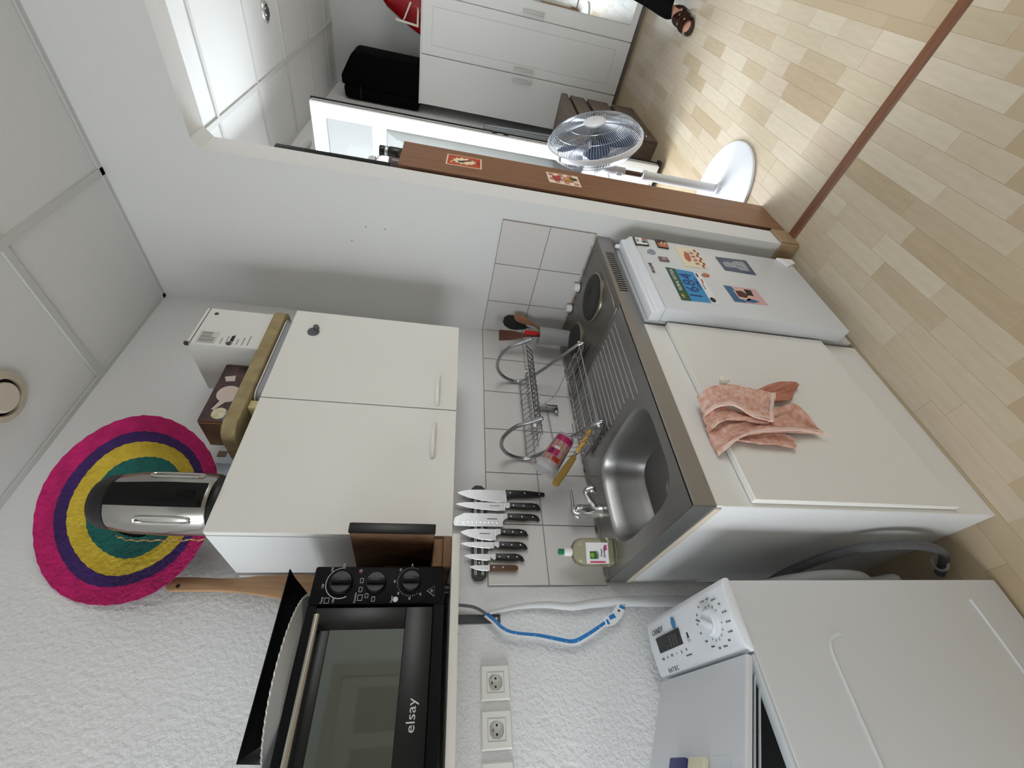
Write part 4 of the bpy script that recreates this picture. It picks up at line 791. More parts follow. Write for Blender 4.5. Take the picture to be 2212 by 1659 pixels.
obj('carton', box(-.800, -.566, -.215, -.085, TZ + .069, 2.215, .0015, 1), M('cardboard', (150, 112, 86), .8), pb)
ph_ = obj('photo_front', box(-.798, -.568, -.2162, -.2152, TZ + .071, 2.213), M('carton_photo', (40, 34, 38), .5, vary=(22, (98, 70, 72))), pb, smooth=False)
obj('print_pan', lathe([(0, .0008), (.030, .0006), (.034, 0)], (-.690, -.2162, 2.165), (0, -1, 0), 28), M('pan_pale', (216, 200, 192), .5), ph_); obj('print_pan_handle', prism([(-.715, 2.178), (-.755, 2.192), (-.757, 2.184), (-.720, 2.160)], 'y', -.2170, -.2162), M('pan_pale', (216, 200, 192)), ph_)
obj('print_food', lathe([(0, .0008), (.018, .0006), (.022, 0)], (-.768, -.2162, 2.165), (0, -1, 0), 12), M('food_yellow', (206, 196, 140), .6, vary=(70, (240, 236, 214))), ph_); obj('print_mushroom', prism([(-.640, 2.19), (-.620, 2.20), (-.612, 2.17), (-.635, 2.165)], 'y', -.2168, -.2162), M('pan_pale', (216, 200, 192)), ph_); obj('print_blue', prism([(-.795, 2.148), (-.755, 2.150), (-.75, 2.10), (-.795, 2.10)], 'y', -.2166, -.2162), M('print_bluegrey', (120, 134, 156), .6), ph_)
obj('flap', box(-.8035, -.8008, -.210, -.090, TZ + .075, 2.212), M('flap_brown', (160, 124, 98), .8), pb)
wb2 = thing('small_white_box', 'small bluish white box lying behind the beige tray by the wall', 'box', (-.84, -.09, TZ)); obj('carton', box(-.898, -.812, -.14, -.05, TZ, 2.150, .002), M('box_bluish', (190, 200, 212), .5), wb2); obj('tape_tab', box(-.875, -.855, -.142, -.138, 2.13, 2.155, .001), M('tab_brown', (110, 92, 74), .6), wb2)
def stadium(x0, x1, y0, y1, r, n=8):
    out = []
    for (cx_, cy_, a0) in ((x1 - r, y1 - r, 0), (x0 + r, y1 - r, 90), (x0 + r, y0 + r, 180), (x1 - r, y0 + r, 270)):
        for k in range(n + 1): a = R(a0 + 90 * k / n); out.append((cx_ + r * math.cos(a), cy_ + r * math.sin(a)))
    return out
gt = thing('metal_tray', 'grey metal tray with a pale rim lying directly on the wall cabinet', 'tray', (-.59, -.2, TZ))
P0_ = stadium(-.765, -.395, -.302, -.150, .035); obj('tray_shell', prism(P0_, 'z', TZ, TZ + .022, .002), M('tray_grey', (150, 152, 156), .4, .5), gt); P1_ = stadium(-.768, -.392, -.305, -.147, .037); obj('tray_rim', prism(P1_, 'z', TZ + .0222, TZ + .0262, .001), M('rim_pale', (222, 222, 220), .4), gt)
ft = thing('felt_tray', 'thick beige padded tray under the cartons on the wall cabinet', 'tray', (-.63, -.26, TZ + .027))
bm = prism(stadium(-.905, -.362, -.316, -.145, .045), 'z', TZ + .030, TZ + .068, .018, 5); obj('padded_rim', bm, M('beige_felt', (166, 150, 112), .85, bump=(240, .25, 2), vary=(30, (148, 132, 96))), ft)
obj('wood_block', box(-.80, -.772, -.298, -.24, TZ, TZ + .029, .002), M('block_pine', (212, 196, 146), .6), None, 'small pale pine block wedged under the end of the beige tray', 'wood block')

# kettle
kx, ky = -1.080, -.250
ke = thing('electric_kettle', 'steel and black electric kettle standing in front of the straw hat', 'kettle', (kx, ky, TZ))
obj('power_base', lathe([(0, 0), (.074, 0), (.076, .006), (.072, .016), (0, .018)], (kx, ky, TZ), n=40), black_pl, ke)
ks = M('kettle_steel', (176, 174, 170), .25, .95)
obj('steel_body', lathe([(0, .018), (.072, .018), (.077, .026), (.078, .12), (.075, .19), (.068, .235), (.064, .240), (0, .24)], (kx, ky, TZ), n=48), ks, ke)
obj('black_band', lathe([(0, .240), (.066, .240), (.064, .262), (.055, .280), (.030, .290), (0, .291)], (kx, ky, TZ), n=40), black_pl, ke)
fdir = (Vector((-1.619, -1.405, 0)) - Vector((kx, ky, 0))).normalized(); sdir = Vector((-fdir.y, fdir.x, 0))
def on_body(a, z, r): d = fdir * math.cos(a) + sdir * math.sin(a); return Vector((kx, ky, TZ)) + d * r + Vector((0, 0, z))
def body_strip(a0, a1, z0, z1, lift, mat, nm, par):
    bm = bmesh.new(); V = []
    rz = lambda z: .078 if z < .12 else .078 - (z - .12) * .075
    for i in range(11):
        a = a0 + (a1 - a0) * i / 10; V.append([bm.verts.new(on_body(a, z0 + (z1 - z0) * j / 6, rz(z0 + (z1 - z0) * j / 6) + lift)) for j in range(7)])
    for A, B in zip(V, V[1:]):
        for k in range(6): bm.faces.new((A[k], A[k + 1], B[k + 1], B[k]))
    bmesh.ops.solidify(bm, geom=bm.faces, thickness=.002); return obj(nm, bm, mat, par)
sb_ = body_strip(-.10, .66, .024, .236, .004, black_pl, 'black_front', ke)
body_strip(.20, .42, .045, .085, .0055, M('switch_black', (8, 8, 9), .15), 'switch_window', sb_); body_strip(-.06, .08, .03, .15, .009, black_pl, 'handle_rib', sb_)
for s_ in (-.54, 1.04):
    pts = [on_body(s_ + q, z, .0785) for q, z in ((-.10, .06), (0, .05), (.10, .06), (.10, .15), (0, .165), (-.10, .15))]
    obj('pressed_slot', tube(smooth_path(pts, 5, True), .0035, 8, True), M('slot_steel', (210, 208, 204), .2, .9), ke)

# straw hat
ha = Vector((-.45, -.90, .22)).normalized(); hc = Vector((-1.034, -.128, 2.326)) - ha * .052
ht_ = thing('straw_hat', 'wide brimmed woven hat with pink, purple, yellow and green rings', 'hat', (hc.x, hc.y, TZ))
def brim(r): return .006 + .048 * (max(0, r - .08) / .17) ** 1.15
def ring(r0, r1, mat, nm, amp=.002):
    u_, v_, a_ = frame_of(ha); bm = bmesh.new(); n = 96; nr = 6; F, B = [], []
    for i in range(nr + 1):
        r = r0 + (r1 - r0) * i / nr; f, b = [], []
        for k in range(n):
            an = 2 * math.pi * k / n; wob = amp * math.sin(5 * an + r * 30) + .0012 * math.sin(38 * an + i * 2.0) + (.0035 * math.sin(7 * an) if r > .26 else 0); d = math.cos(an) * u_ + math.sin(an) * v_
            p_ = hc + d * (r + wob) + a_ * (brim(r) + .0015 * math.sin(i * math.pi))
            f.append(bm.verts.new(p_)); b.append(bm.verts.new(p_ - a_ * .004))
        F.append(f); B.append(b)
    for i in range(nr):
        for k in range(n):
            k2 = (k + 1) % n; bm.faces.new((F[i][k], F[i][k2], F[i + 1][k2], F[i + 1][k])); bm.faces.new((B[i][k], B[i + 1][k], B[i + 1][k2], B[i][k2]))
    for i, (q, w_) in ((0, (F[0], B[0])), (nr, (F[nr], B[nr]))):
        for k in range(n): bm.faces.new((q[k], w_[k], w_[(k + 1) % n], q[(k + 1) % n]))
    bmesh.ops.recalc_face_normals(bm, faces=bm.faces); return obj(nm, bm, mat, ht_)
straw = dict(bump=(90, .8, 4))
ring(.2075, .250, M('straw_pink', (188, 18, 100), .8, vary=(26, (160, 10, 84)), **straw), 'pink_band'); ring(.1800, .2075, M('straw_purple', (58, 28, 96), .8, vary=(26, (44, 20, 76)), **straw), 'purple_band'); ring(.1380, .1800, M('straw_yellow', (186, 158, 40), .8, vary=(30, (202, 176, 56)), **straw), 'yellow_band'); ring(.086, .1380, M('straw_green', (14, 92, 84), .8, vary=(26, (10, 78, 72)), **straw), 'green_band')
obj('crown', lathe([(.088, .007), (.085, -.02), (.077, -.042), (.06, -.056), (0, -.060), (0, -.056), (.057, -.052), (.074, -.04), (.082, -.02), (.0845, .007)], hc, ha, 48, cap=False), M('straw_dark', (20, 22, 22), .9, **straw), ht_)
cd = smooth_path([(-1.140, -.185, 2.275), (-1.158, -.205, 2.23), (-1.166, -.225, 2.17), (-1.172, -.245, 2.10), (-1.176, -.26, 2.04)], 10)
obj('chin_cord', tube([p_ + Vector((.0016 * math.cos(i * 1.1), .0016 * math.sin(i * 1.1), 0)) for i, p_ in enumerate(cd)], .0018, 6), M('cord_twist', (196, 178, 96), .8, vary=(160, (120, 40, 70))), ht_)

# ------------------------------------------------------------------ mini oven on the shelf
OX1, OX0, OY, OZ0, OZ1 = -1.272, -1.752, -.362, 1.464, 1.7485
ob = M('oven_black', (15, 17, 18), .5); ob2 = M('oven_panel', (17, 19, 20), .45)
ov = thing('mini_oven', 'black electric mini oven with glass door and three knobs on the shelf', 'oven', (-1.51, -.2, 1.4495))
obj('shell', box(OX0, OX1, OY + .012, -.05, OZ0, OZ1, .008, 2), ob, ov)
for x in (OX0 + .04, OX1 - .035):
    for y in (OY + .05, -.09): obj('foot', lathe([(.012, 0), (.013, .012), (.012, .016)], (x, y, 1.4495), n=14), black_pl, ov)
obj('front_rail', box(OX0, -1.352, OY, OY + .012, OZ1 - .018, OZ1), ob2, ov); obj('front_rail', box(OX0, -1.352, OY, OY + .012, OZ0, OZ0 + .022), ob2, ov)
cp = obj('control_panel', box(-1.352, OX1, OY - .004, OY + .012, OZ0, OZ1, .005, 2), ob2, ov)
od = obj('door', join(box(OX0 + .012, -1.400, OY - .008, OY + .010, 1.693, OZ1 - .020, .002), box(OX0 + .012, -1.358, OY - .008, OY + .010, OZ0 + .024, 1.545, .002), box(-1.400, -1.358, OY - .008, OY + .010, 1.545, OZ1 - .020, .002), box(OX0 + .012, OX0 + .05, OY - .008, OY + .010, 1.545, 1.693, .002)), M('oven_door', (12, 14, 15), .35), ov)
obj('door_glass', box(OX0 + .05, -1.400, OY - .0075, OY - .0035, 1.545, 1.693), M('oven_glass', (112, 118, 112), .03, 0.75), od, smooth=False)
obj('handle_bar', tube([(OX0 + .06, OY - .040, 1.718), (-1.378, OY - .040, 1.718)], .0058, 14), M('handle_steel', (190, 186, 176), .28, .9), od)
for x in (OX0 + .075, -1.395): obj('handle_post', tube([(x, OY - .006, 1.718), (x, OY - .038, 1.718)], .006, 10), black_pl, od)
pw = M('panel_print', (206, 208, 208), .5)
text('maker_name', 'elsay', .024, (1, 0, 0), (0, 0, 1), (-1.546, OY - .0088, 1.517), pw, od, sx=1.15)
for (x, z, r, hang) in ((-1.308, 1.689, .0245, 90), (-1.308, 1.616, .0225, 90), (-1.305, 1.540, .0225, 90)):
    k_ = obj('knob', lathe([(r, 0), (r, .006), (r * .92, .009), (r * .88, .012), (0, .012)], (x, OY - .004, z), (0, -1, 0), 36), M('knob_black', (9, 10, 10), .35), cp)
    obj('knob_grip', box(x - .0045, x + .0045, OY - .030, OY - .016, z - r * .86, z + r * .86, .003), M('knob_black', (16, 17, 18)), k_)
arc = [(-1.308 + .0315 * math.cos(a), OY - .0048, 1.689 + .0315 * math.sin(a)) for a in [R(-150 - 12 * k) for k in range(19)]]
obj('dial_arc', tube([(x, y, z) for x, y, z in arc], .0009, 5), pw, cp)
for k in range(26):
    a = R(-150 - k * 9.4); obj('dial_dot', lathe([(0, .0005), (.0009, 0)], (-1.305 + .030 * math.cos(a), OY - .0042, 1.540 + .030 * math.sin(a)), (0, -1, 0), 6), pw, cp)
def pt(body, size, x, z): text('panel_text', body, size, (1, 0, 0), (0, 0, 1), (x, OY - .0046, z), pw, cp, .0003)
for s_, a in (('100', 165), ('150', 100), ('200', 40), ('230', 0)): pt(s_, .0065, -1.308 + .037 * math.cos(R(a)), 1.689 + .037 * math.sin(R(a)))
for s_, a in (('60', 0), ('50', 45), ('40', 90), ('30', 135), ('20', 180), ('10', 220)): pt(s_, .006, -1.305 + .0355 * math.cos(R(a)), 1.540 + .0355 * math.sin(R(a)))
pt('Temp', .006, -1.343, 1.722) ; pt('Function', .006, -1.338, 1.655); pt('Timer', .006, -1.342, 1.578)
def icon(x, z, w_, h_): 
    obj('panel_icon', join(box(x - w_, x + w_, OY - .0046, OY - .0042, z + h_ - .0008, z + h_), box(x - w_, x + w_, OY - .0046, OY - .0042, z - h_, z - h_ + .0008), box(x - w_, x - w_ + .0008, OY - .0046, OY - .0042, z - h_, z + h_), box(x + w_ - .0008, x + w_, OY - .0046, OY - .0042, z - h_, z + h_)), pw, cp, smooth=False)
icon(-1.343, 1.712, .0055, .005); icon(-1.338, 1.645, .006, .005); icon(-1.303, 1.6465, .005, .0035); icon(-1.3215, 1.6465, .005, .0035); icon(-1.334, 1.632, .0045, .0035); icon(-1.341, 1.617, .005, .0035)
obj('dial_symbol', lathe([(.0045, .0004), (.0055, .0004), (.0055, 0)], (-1.342, OY - .0042, 1.570), (0, -1, 0), 18), pw, cp)
tri = [(-1.336, 1.487), (-1.314, 1.487), (-1.325, 1.503)]; obj('warning_sign', tube([(x, OY - .0045, z) for x, z in tri], .0008, 5, True), pw, cp); pt('!!!', .008, -1.325, 1.4925)
obj('pilot_lamp', lathe([(0, .002), (.004, .0015), (.0045, 0)], (-1.283, OY - .004, 1.652), (0, -1, 0), 12), M('pilot_red', (120, 66, 66), .3), cp)
# tart tin and black tin on top of the oven
pc = (-1.470, -.268); tz = OZ1 + .0006
tt = thing('tart_tin', 'round metal tart tin with a crimped rim on top of the oven', 'baking tin', (pc[0], pc[1], tz))
bm = bmesh.new(); n = 144; Rg = []
for (r, z, am) in ((.0, .001, 0), (.118, 0, 0), (.124, .002, .0), (.150, .012, .001), (.158, .0135, .0022), (.160, .0155, .0024), (.157, .0165, .0022), (.149, .015, .001), (.122, .0045, 0), (0, .003, 0)):
    Rg.append([bm.verts.new((pc[0] + (r + (am if k % 2 else -am)) * math.cos(2 * math.pi * k / n), pc[1] + (r + (am if k % 2 else -am)) * math.sin(2 * math.pi * k / n), tz + z)) for k in range(n)] if r else [bm.verts.new((pc[0], pc[1], tz + z))])
for A, B in zip(Rg, Rg[1:]):
    for k in range(n):
        a, a2, b, b2 = A[k % len(A)], A[(k + 1) % n % len(A)], B[k % len(B)], B[(k + 1) % n % len(B)]
        vs_ = [a] + ([a2] if a2 is not a else []) + ([b2] if b2 is not b else []) + [b]
        if len(vs_) > 2: bm.faces.new(vs_)
bmesh.ops.recalc_face_normals(bm, faces=bm.faces); obj('tin_shell', bm, M('tin_plate', (226, 228, 228), .35, .35), tt)
bz = tz + .0172
rt_ = thing('roasting_tin', 'black rectangular roasting tin stacked on the tart tin', 'baking tin', (-1.435, -.2, bz))
bm = bmesh.new()
def rect4(x0, x1, y0, y1, z): return [bm.verts.new(q) for q in ((x0, y0, z), (x1, y0, z), (x1, y1, z), (x0, y1, z))]
LL = [rect4(-1.565, -1.312, -.318, -.095, bz), rect4(-1.592, -1.282, -.352, -.065, bz + .034), rect4(-1.598, -1.276, -.358, -.060, bz + .036), rect4(-1.598, -1.276, -.358, -.060, bz + .038), rect4(-1.590, -1.284, -.350, -.067, bz + .037), rect4(-1.562, -1.315, -.315, -.098, bz + .003)]
for A, B in zip(LL, LL[1:]):
    for k in range(4): bm.faces.new((A[k], A[(k + 1) % 4], B[(k + 1) % 4], B[k]))
bm.faces.new(LL[0]); bm.faces.new(LL[-1]); bmesh.ops.recalc_face_normals(bm, faces=bm.faces); obj('tin_shell', bm, M('tin_black', (14, 14, 15), .35), rt_)
# boards between oven and cabinet
bw = M('board_wood', (134, 100, 70), .6, vary=(16, (112, 80, 54), (1, 3, .6)))
pd = [(-1.192, 1.4497), (-1.186, 1.90), (-1.189, 1.96), (-1.196, 2.02), (-1.1965, 2.06), (-1.1935, 2.12), (-1.1935, 2.175), (-1.199, 2.186), (-1.220, 2.186), (-1.228, 2.175), (-1.228, 2.06), (-1.233, 1.99), (-1.247, 1.90), (-1.262, 1.83), (-1.27, 1.76), (-1.272, 1.4497)]
pdl = thing('paddle_board', 'long wooden paddle shaped board standing against the wall behind the oven', 'chopping board', (-1.23, -.03, 1.4497))
obj('board', prism(pd, 'y', -.040, -.022, .003, 2), M('paddle_wood', (178, 142, 106), .55, vary=(12, (160, 122, 88), (8, 1, .5))), pdl); obj('hanging_hole', lathe([(0, .0005), (.005, .0005), (.0052, 0)], (-1.217, -.0402, 2.155), (0, -1, 0), 14), M('hole_dark', (60, 42, 30), .8), pdl)
dbx = thing('wooden_board_box', 'flat wooden box lying on the shelf under the chopping boards', 'box', (-1.225, -.2, 1.4497)); obj('box_body', box(-1.262, -1.188, -.335, -.062, 1.4497, 1.470, .002), bw, dbx); obj('box_lid', box(-1.258, -1.190, -.325, -.064, 1.4704, 1.4935, .002), M('board_wood_light', (150, 114, 80), .6, vary=(16, (128, 94, 64))), dbx)
c1 = thing('chopping_board', 'dark edged chopping board standing against the cabinet side', 'chopping board', (-1.195, -.23, 1.494)); obj('board', box(-1.207, -1.186, -.392, -.064, 1.494, 1.690, .004), M('board_dark', (116, 84, 58), .6, vary=(14, (84, 58, 40), (1, 2, 1))), c1); obj('black_edge', box(-1.2085, -1.1845, -.402, -.3925, 1.493, 1.691, .003), black_pl, c1)
c2 = thing('chopping_board', 'small chopping board with a steel wire handle beside the oven', 'chopping board', (-1.238, -.18, 1.494)); obj('board', box(-1.246, -1.226, -.232, -.064, 1.494, 1.615, .003), bw, c2)
obj('wire_handle', tube(smooth_path([(-1.236, -.231, 1.512), (-1.236, -.244, 1.516), (-1.236, -.247, 1.53), (-1.236, -.247, 1.575), (-1.236, -.244, 1.592), (-1.236, -.231, 1.596)], 4), .003, 8), chrome, c2)
# ------------------------------------------------------------------ bookcase behind the partition
bkm = M('bookcase_wood', (142, 102, 72), .45, vary=(11, (126, 88, 60), (6, 6, .35))); bkd = M('bookcase_edge', (104, 70, 46), .6, bump=(300, .3, 2))
BX0, BX1, BY0, BZ = .128, .366, -.6765, 1.730
bc = thing('bookcase', 'brown wood effect bookcase standing behind the partition wall end', 'bookcase', (.25, -.4, 0))
obj('side_panel', box(BX0, BX1, BY0, BY0 + .018, 0, BZ, .0008, 1), bkm, bc); obj('side_panel', box(BX0, BX1, -.098, -.080, 0, BZ), bkm, bc)
obj('top_board', box(BX0 + .001, BX1 - .001, BY0 + .018, -.098, BZ - .02, BZ - .001), bkm, bc); obj('back_board', box(BX0 + .001, BX0 + .006, BY0 + .018, -.098, .02, BZ - .02), M('bookcase_back', (60, 38, 24), .7), bc)
obj('panel_edge_band', box(BX0 - .0012, BX0, BY0, BY0 + .018, 0, BZ), bkd, bc)
for z in (.05, .40, .74, 1.06, 1.38): obj('shelf', box(BX0 + .006, BX1 - .004, BY0 + .018, -.098, z, z + .018), bkm, bc)
def sticker(label, P, base, parts):
    t = thing('sticker', label, 'sticker', ((P[0][0] + P[1][0]) / 2, BY0, P[2][1]), 'stickers on the bookcase side')
    obj('paper', prism(P, 'y', BY0 - .0012, BY0 - .0004), base, t, smooth=False)
    for k, (q, m) in enumerate(parts): obj('print', prism([lerp(P, *v) for v in q], 'y', BY0 - .0015 - .0002 * k, BY0 - .0012 - .0002 * k), m, t, smooth=False)
cream = M('sticker_cream', (232, 214, 178), .6); redk = M('sticker_red', (188, 74, 52), .6)
star = [(.5 + (.34 if k % 2 else .25) * math.cos(k * math.pi / 12), .5 + (.36 if k % 2 else .27) * math.sin(k * math.pi / 12)) for k in range(24)]
sticker('red and cream sticker with a starburst, upper one on the bookcase side', [(.207, 1.551), (.311, 1.547), (.315, 1.402), (.211, 1.403)], cream, [([(.05, .04), (.95, .04), (.95, .96), (.05, .96)], redk), (star, M('sticker_pale', (240, 226, 186), .6)), ([(.30, .36), (.48, .30), (.52, .44), (.34, .52)], M('sticker_green', (70, 104, 96), .6)), ([(.40, .46), (.52, .42), (.66, .62), (.58, .70)], M('sticker_maroon', (140, 46, 38), .6)), ([(.58, .60), (.72, .60), (.70, .74), (.60, .72)], M('sticker_olive', (120, 110, 84), .6)), ([(.15, .10), (.40, .12), (.38, .20), (.15, .18)], M('sticker_peach', (222, 150, 110), .6)), ([(.35, .88), (.65, .88), (.65, .92), (.35, .92)], M('sticker_maroon', (140, 46, 38)))])
chk = [([(.08 + i * .21, .05 + j * .15), (.08 + i * .21 + .21, .05 + j * .15), (.08 + i * .21 + .21, .05 + j * .15 + .15), (.08 + i * .21, .05 + j * .15 + .15)], M('sticker_pinkish', (206, 132, 116), .6)) for i in range(4) for j in range(6) if (i + j) % 2]
sticker('checkered pink and cream sticker with small figures, lower on the bookcase side', [(.206, 1.114), (.307, 1.118), (.314, .972), (.207, .970)], M('sticker_ivory', (236, 222, 200), .6), chk + [([(.25, .18), (.60, .14), (.70, .34), (.55, .44), (.30, .36)], M('sticker_rose', (176, 70, 72), .6)), ([(.30, .50), (.62, .54), (.70, .74), (.40, .78)], M('sticker_ochre', (196, 146, 70), .6)), ([(.48, .70), (.72, .70), (.66, .92), (.50, .88)], M('sticker_darkgreen', (70, 68, 40), .6))])
# jars on the bookcase
gl = M('jar_glass', (240, 244, 244), .03, trans=1.0, ior=1.4)
j1 = thing('glass_jar', 'glass jar of dark contents with a black lid on the bookcase', 'jar', (.335, -.62, BZ)); obj('jar_wall', lathe([(0, .0), (.022, 0), (.025, .004), (.025, .055), (.021, .062), (.021, .066)], (.333, -.632, BZ), n=24), M('jar_dark', (30, 28, 28), .3), j1); obj('silver_band', lathe([(.0225, .062), (.0235, .064), (.0235, .074), (.022, .076)], (.333, -.632, BZ), n=24), M('band_silver', (206, 206, 208), .2, .9), j1); obj('lid', lathe([(.023, .076), (.024, .078), (.024, .094), (.022, .098), (0, .098)], (.333, -.632, BZ), n=24), black_pl, j1)
j2 = thing('glass_bottle', 'small clear glass bottle with a white cap on the bookcase edge', 'bottle', (.21, -.63, BZ)); obj('bottle_wall', lathe([(0, .001), (.020, 0), (.024, .004), (.024, .070), (.018, .088), (.010, .094)], (.212, -.640, BZ), n=24), gl, j2); obj('contents', lathe([(0, .004), (.020, .004), (.020, .045), (0, .046)], (.212, -.640, BZ), n=20), M('jar_mauve', (130, 112, 118), .6), j2); obj('cap', lathe([(.012, .094), (.017, .097), (.016, .115), (.010, .124), (0, .126)], (.212, -.640, BZ), n=20), M('cap_frost', (224, 226, 230), .3), j2)
pl = thing('dried_sprig', 'tiny dry green sprig lying on the bookcase corner', 'sprig', (.27, -.655, BZ)); sg = M('sprig_green', (86, 92, 58), .8)
for k in range(7): obj('stem', tube([(.25 + .006 * k, -.655, BZ + .002), (.248 + .008 * k, -.662, BZ + .012 + .004 * (k % 3))], [.0012, .0005], 5), sg, pl)
# picture on the living room side of the partition
pf = thing('picture_frame', 'black picture frame on the living room side of the partition, seen edge on', 'picture', (.12, -.45, 1.76)); obj('frame', join(box(.1105, .150, -.668, -.650, 1.760, 2.172, .001), box(.1105, .150, -.25, -.232, 1.760, 2.172, .001), box(.1105, .150, -.650, -.25, 2.154, 2.172, .001), box(.1105, .150, -.650, -.25, 1.760, 1.778, .001)), M('frame_black', (16, 16, 17), .35), pf); obj('backing', box(.1105, .116, -.65, -.25, 1.778, 2.147), M('mount_white', (224, 222, 216), .7), pf); obj('print', box(.116, .1168, -.58, -.32, 1.86, 2.07), M('print_tone', (150, 146, 138), .7, vary=(8, (90, 96, 104))), pf)
obj('white_rod', tube([(1.96, .035, 2.585), (1.64, .020, 2.60)], .014, 10), M('rod_white', (206, 200, 196), .5), None, 'pale curtain rod end high on the living room wall', 'curtain rod')

# ------------------------------------------------------------------ pedestal fan
fx, fy = .745, -.583
fan = thing('pedestal_fan', 'white pedestal fan with a clear cage standing behind the bookcase', 'fan', (fx, fy, 0))
fwh = M('fan_white', (226, 228, 232), .3)
obj('base', lathe([(0, .003), (.248, .0), (.252, .006), (.250, .015), (.240, .020), (.12, .024), (.05, .027), (.034, .036), (.028, .054), (0, .054)], (.735, -.582, 0), n=56), fwh, fan)
obj('pole', lathe([(.0235, .05), (.0235, .47), (.027, .472), (.027, .497), (.0, .498)], (fx, fy, 0), n=24), fwh, fan)
obj('inner_pole', lathe([(.0125, .49), (.0125, .63), (0, .63)], (fx, fy, 0), n=16), M('fan_tube', (110, 92, 84), .25, .6), fan)
fa = Vector((-.065, -.94, .335)).normalized(); fc = Vector((.757, -.705, .812)); FR = .238
nk = obj('neck', tube(smooth_path([(fx, fy, .60), (fx, fy, .66), (fx, fy - .005, .71), fc - fa * .10], 4), [.021] * 4 + [.023] * 4 + [.026] * 5, 14), fwh, fan)
obj('wing_screw', join(tube([(fx - .02, fy, .645), (fx - .045, fy, .645)], .004, 8), box(fx - .058, fx - .044, fy - .003, fy + .003, .630, .660, .002)), fwh, nk)
obj('power_cable', tube(smooth_path([(fx - .01, fy + .02, .69), (fx - .05, fy + .05, .66), (fx - .07, fy + .06, .58), (fx - .05, fy + .055, .50), (fx - .03, fy + .03, .44)], 5), .003, 6), M('cable_white', (206, 208, 212), .5), fan)
obj('motor_housing', lathe([(0, -.165), (.035, -.160), (.055, -.14), (.062, -.10), (.060, -.065), (0, -.06)], fc, fa, 32), fwh, fan)
fu, fv, _a = frame_of(fa)
ringpts = [fc + FR * (math.cos(2 * math.pi * k / 64) * fu + math.sin(2 * math.pi * k / 64) * fv) for k in range(64)]
obj('rim_band', lathe([(FR - .004, -.012), (FR + .005, -.012), (FR + .007, 0), (FR + .005, .012), (FR - .004, .012)], fc, fa, 64, cap=False), fwh, fan)
for a in (0.6, 2.2): 
    d = math.cos(a) * fu + math.sin(a) * fv; obj('rim_clip', tube([fc + d * (FR + .006) - fa * .012, fc + d * (FR + .010), fc + d * (FR + .006) + fa * .012], .006, 8), fwh, fan)
gw = M('cage_wire', (176, 182, 190), .25, .6)
def cage(sign, depth, n, r_in):
    bms = []
    for k in range(n):
        d = math.cos(2 * math.pi * k / n) * fu + math.sin(2 * math.pi * k / n) * fv; pts = []
        for r in (r_in, .5 * (r_in + FR), .85 * FR, .96 * FR, FR): q = (r / FR); pts.append(fc + d * r + fa * sign * depth * math.sqrt(max(0, 1 - q ** 3.2)))
        bms.append(tube(pts, .0011, 4))
    for q in (.55, .82):
        r = q * FR; bms.append(tube([fc + r * (math.cos(2 * math.pi * k / 48) * fu + math.sin(2 * math.pi * k / 48) * fv) + fa * sign * depth * math.sqrt(1 - q ** 3.2) for k in range(48)], .0016, 5, True))
    return join(*bms)
obj('front_cage', cage(1, .085, 104, .052), gw, fan); obj('rear_cage', cage(-1, .085, 104, .05), gw, fan)
cl = obj('hub_cover', lathe([(0, .095), (.048, .094), (.056, .088), (.057, .080), (.050, .078)], fc, fa, 36), fwh, fan)
text('hub_mark', 'fan', .012, fv, -fu, fc + fa * .096, M('hub_print', (130, 132, 136), .5), cl) if False else obj('hub_mark', lathe([(0, .0962), (.002, .0962), (.0025, .0955)], fc + fu * .0, fa, 10), M('hub_print', (130, 132, 136), .5), cl)
obj('hub', lathe([(0, -.055), (.030, -.055), (.036, -.02), (.034, .030), (.022, .045), (0, .047)], fc, fa, 24), M('hub_dark', (30, 33, 38), .35), fan)
bl_m = M('fan_blade', (84, 100, 128), .12, trans=.5, ior=1.2)
for b_ in range(5):
    a0 = 2 * math.pi * b_ / 5 + .3
    def bf(u_, v_, a0=a0):
        r = .030 + u_ * .170; sp = (.35 + .55 * math.sin(math.pi * min(1, u_ * .85 + .12))) * (1.0); a = a0 + (v_ - .35) * sp + .25 * u_
        return fc + r * (math.cos(a) * fu + math.sin(a) * fv) + fa * (.028 * (v_ - .5) * (1.2 - .4 * u_))
    obj('blade', sheet(bf, 10, 10, .0018), bl_m, fan)

# ------------------------------------------------------------------ slatted chest
cm = M('chest_wood', (112, 96, 84), .6, vary=(10, (92, 78, 68), (.6, 5, 5))); cmd = M('chest_inside', (40, 33, 28), .8)
ch = thing('slatted_chest', 'grey brown wooden chest of wide horizontal boards below the wardrobe', 'chest', (2.22, -.26, 0))
obj('inner_box', box(1.848, 2.602, -.436, -.07, .01, .60), cmd, ch)
obj('lid_board', box(1.825, 2.622, -.460, -.055, .603, .655, .002), cm, ch)
for z0, z1 in ((.004, .195), (.240, .420), (.452, .575)): obj('front_board', box(1.83, 2.618, -.457, -.437, z0, z1, .002), cm, ch)
obj('end_panel', box(1.828, 1.846, -.437, -.068, .004, .60, .002), cm, ch); obj('end_panel', box(2.604, 2.62, -.437, -.068, .004, .60, .002), cm, ch)
hg = obj('hasp', box(1.86, 1.985, -.466, -.458, .075, .10, .002), M('hasp_steel', (150, 150, 150), .35, .8), ch); obj('hasp_pin', lathe([(0, .008), (.006, .006), (.007, 0)], (1.875, -.466, .088), (0, -1, 0), 10), chrome, hg)

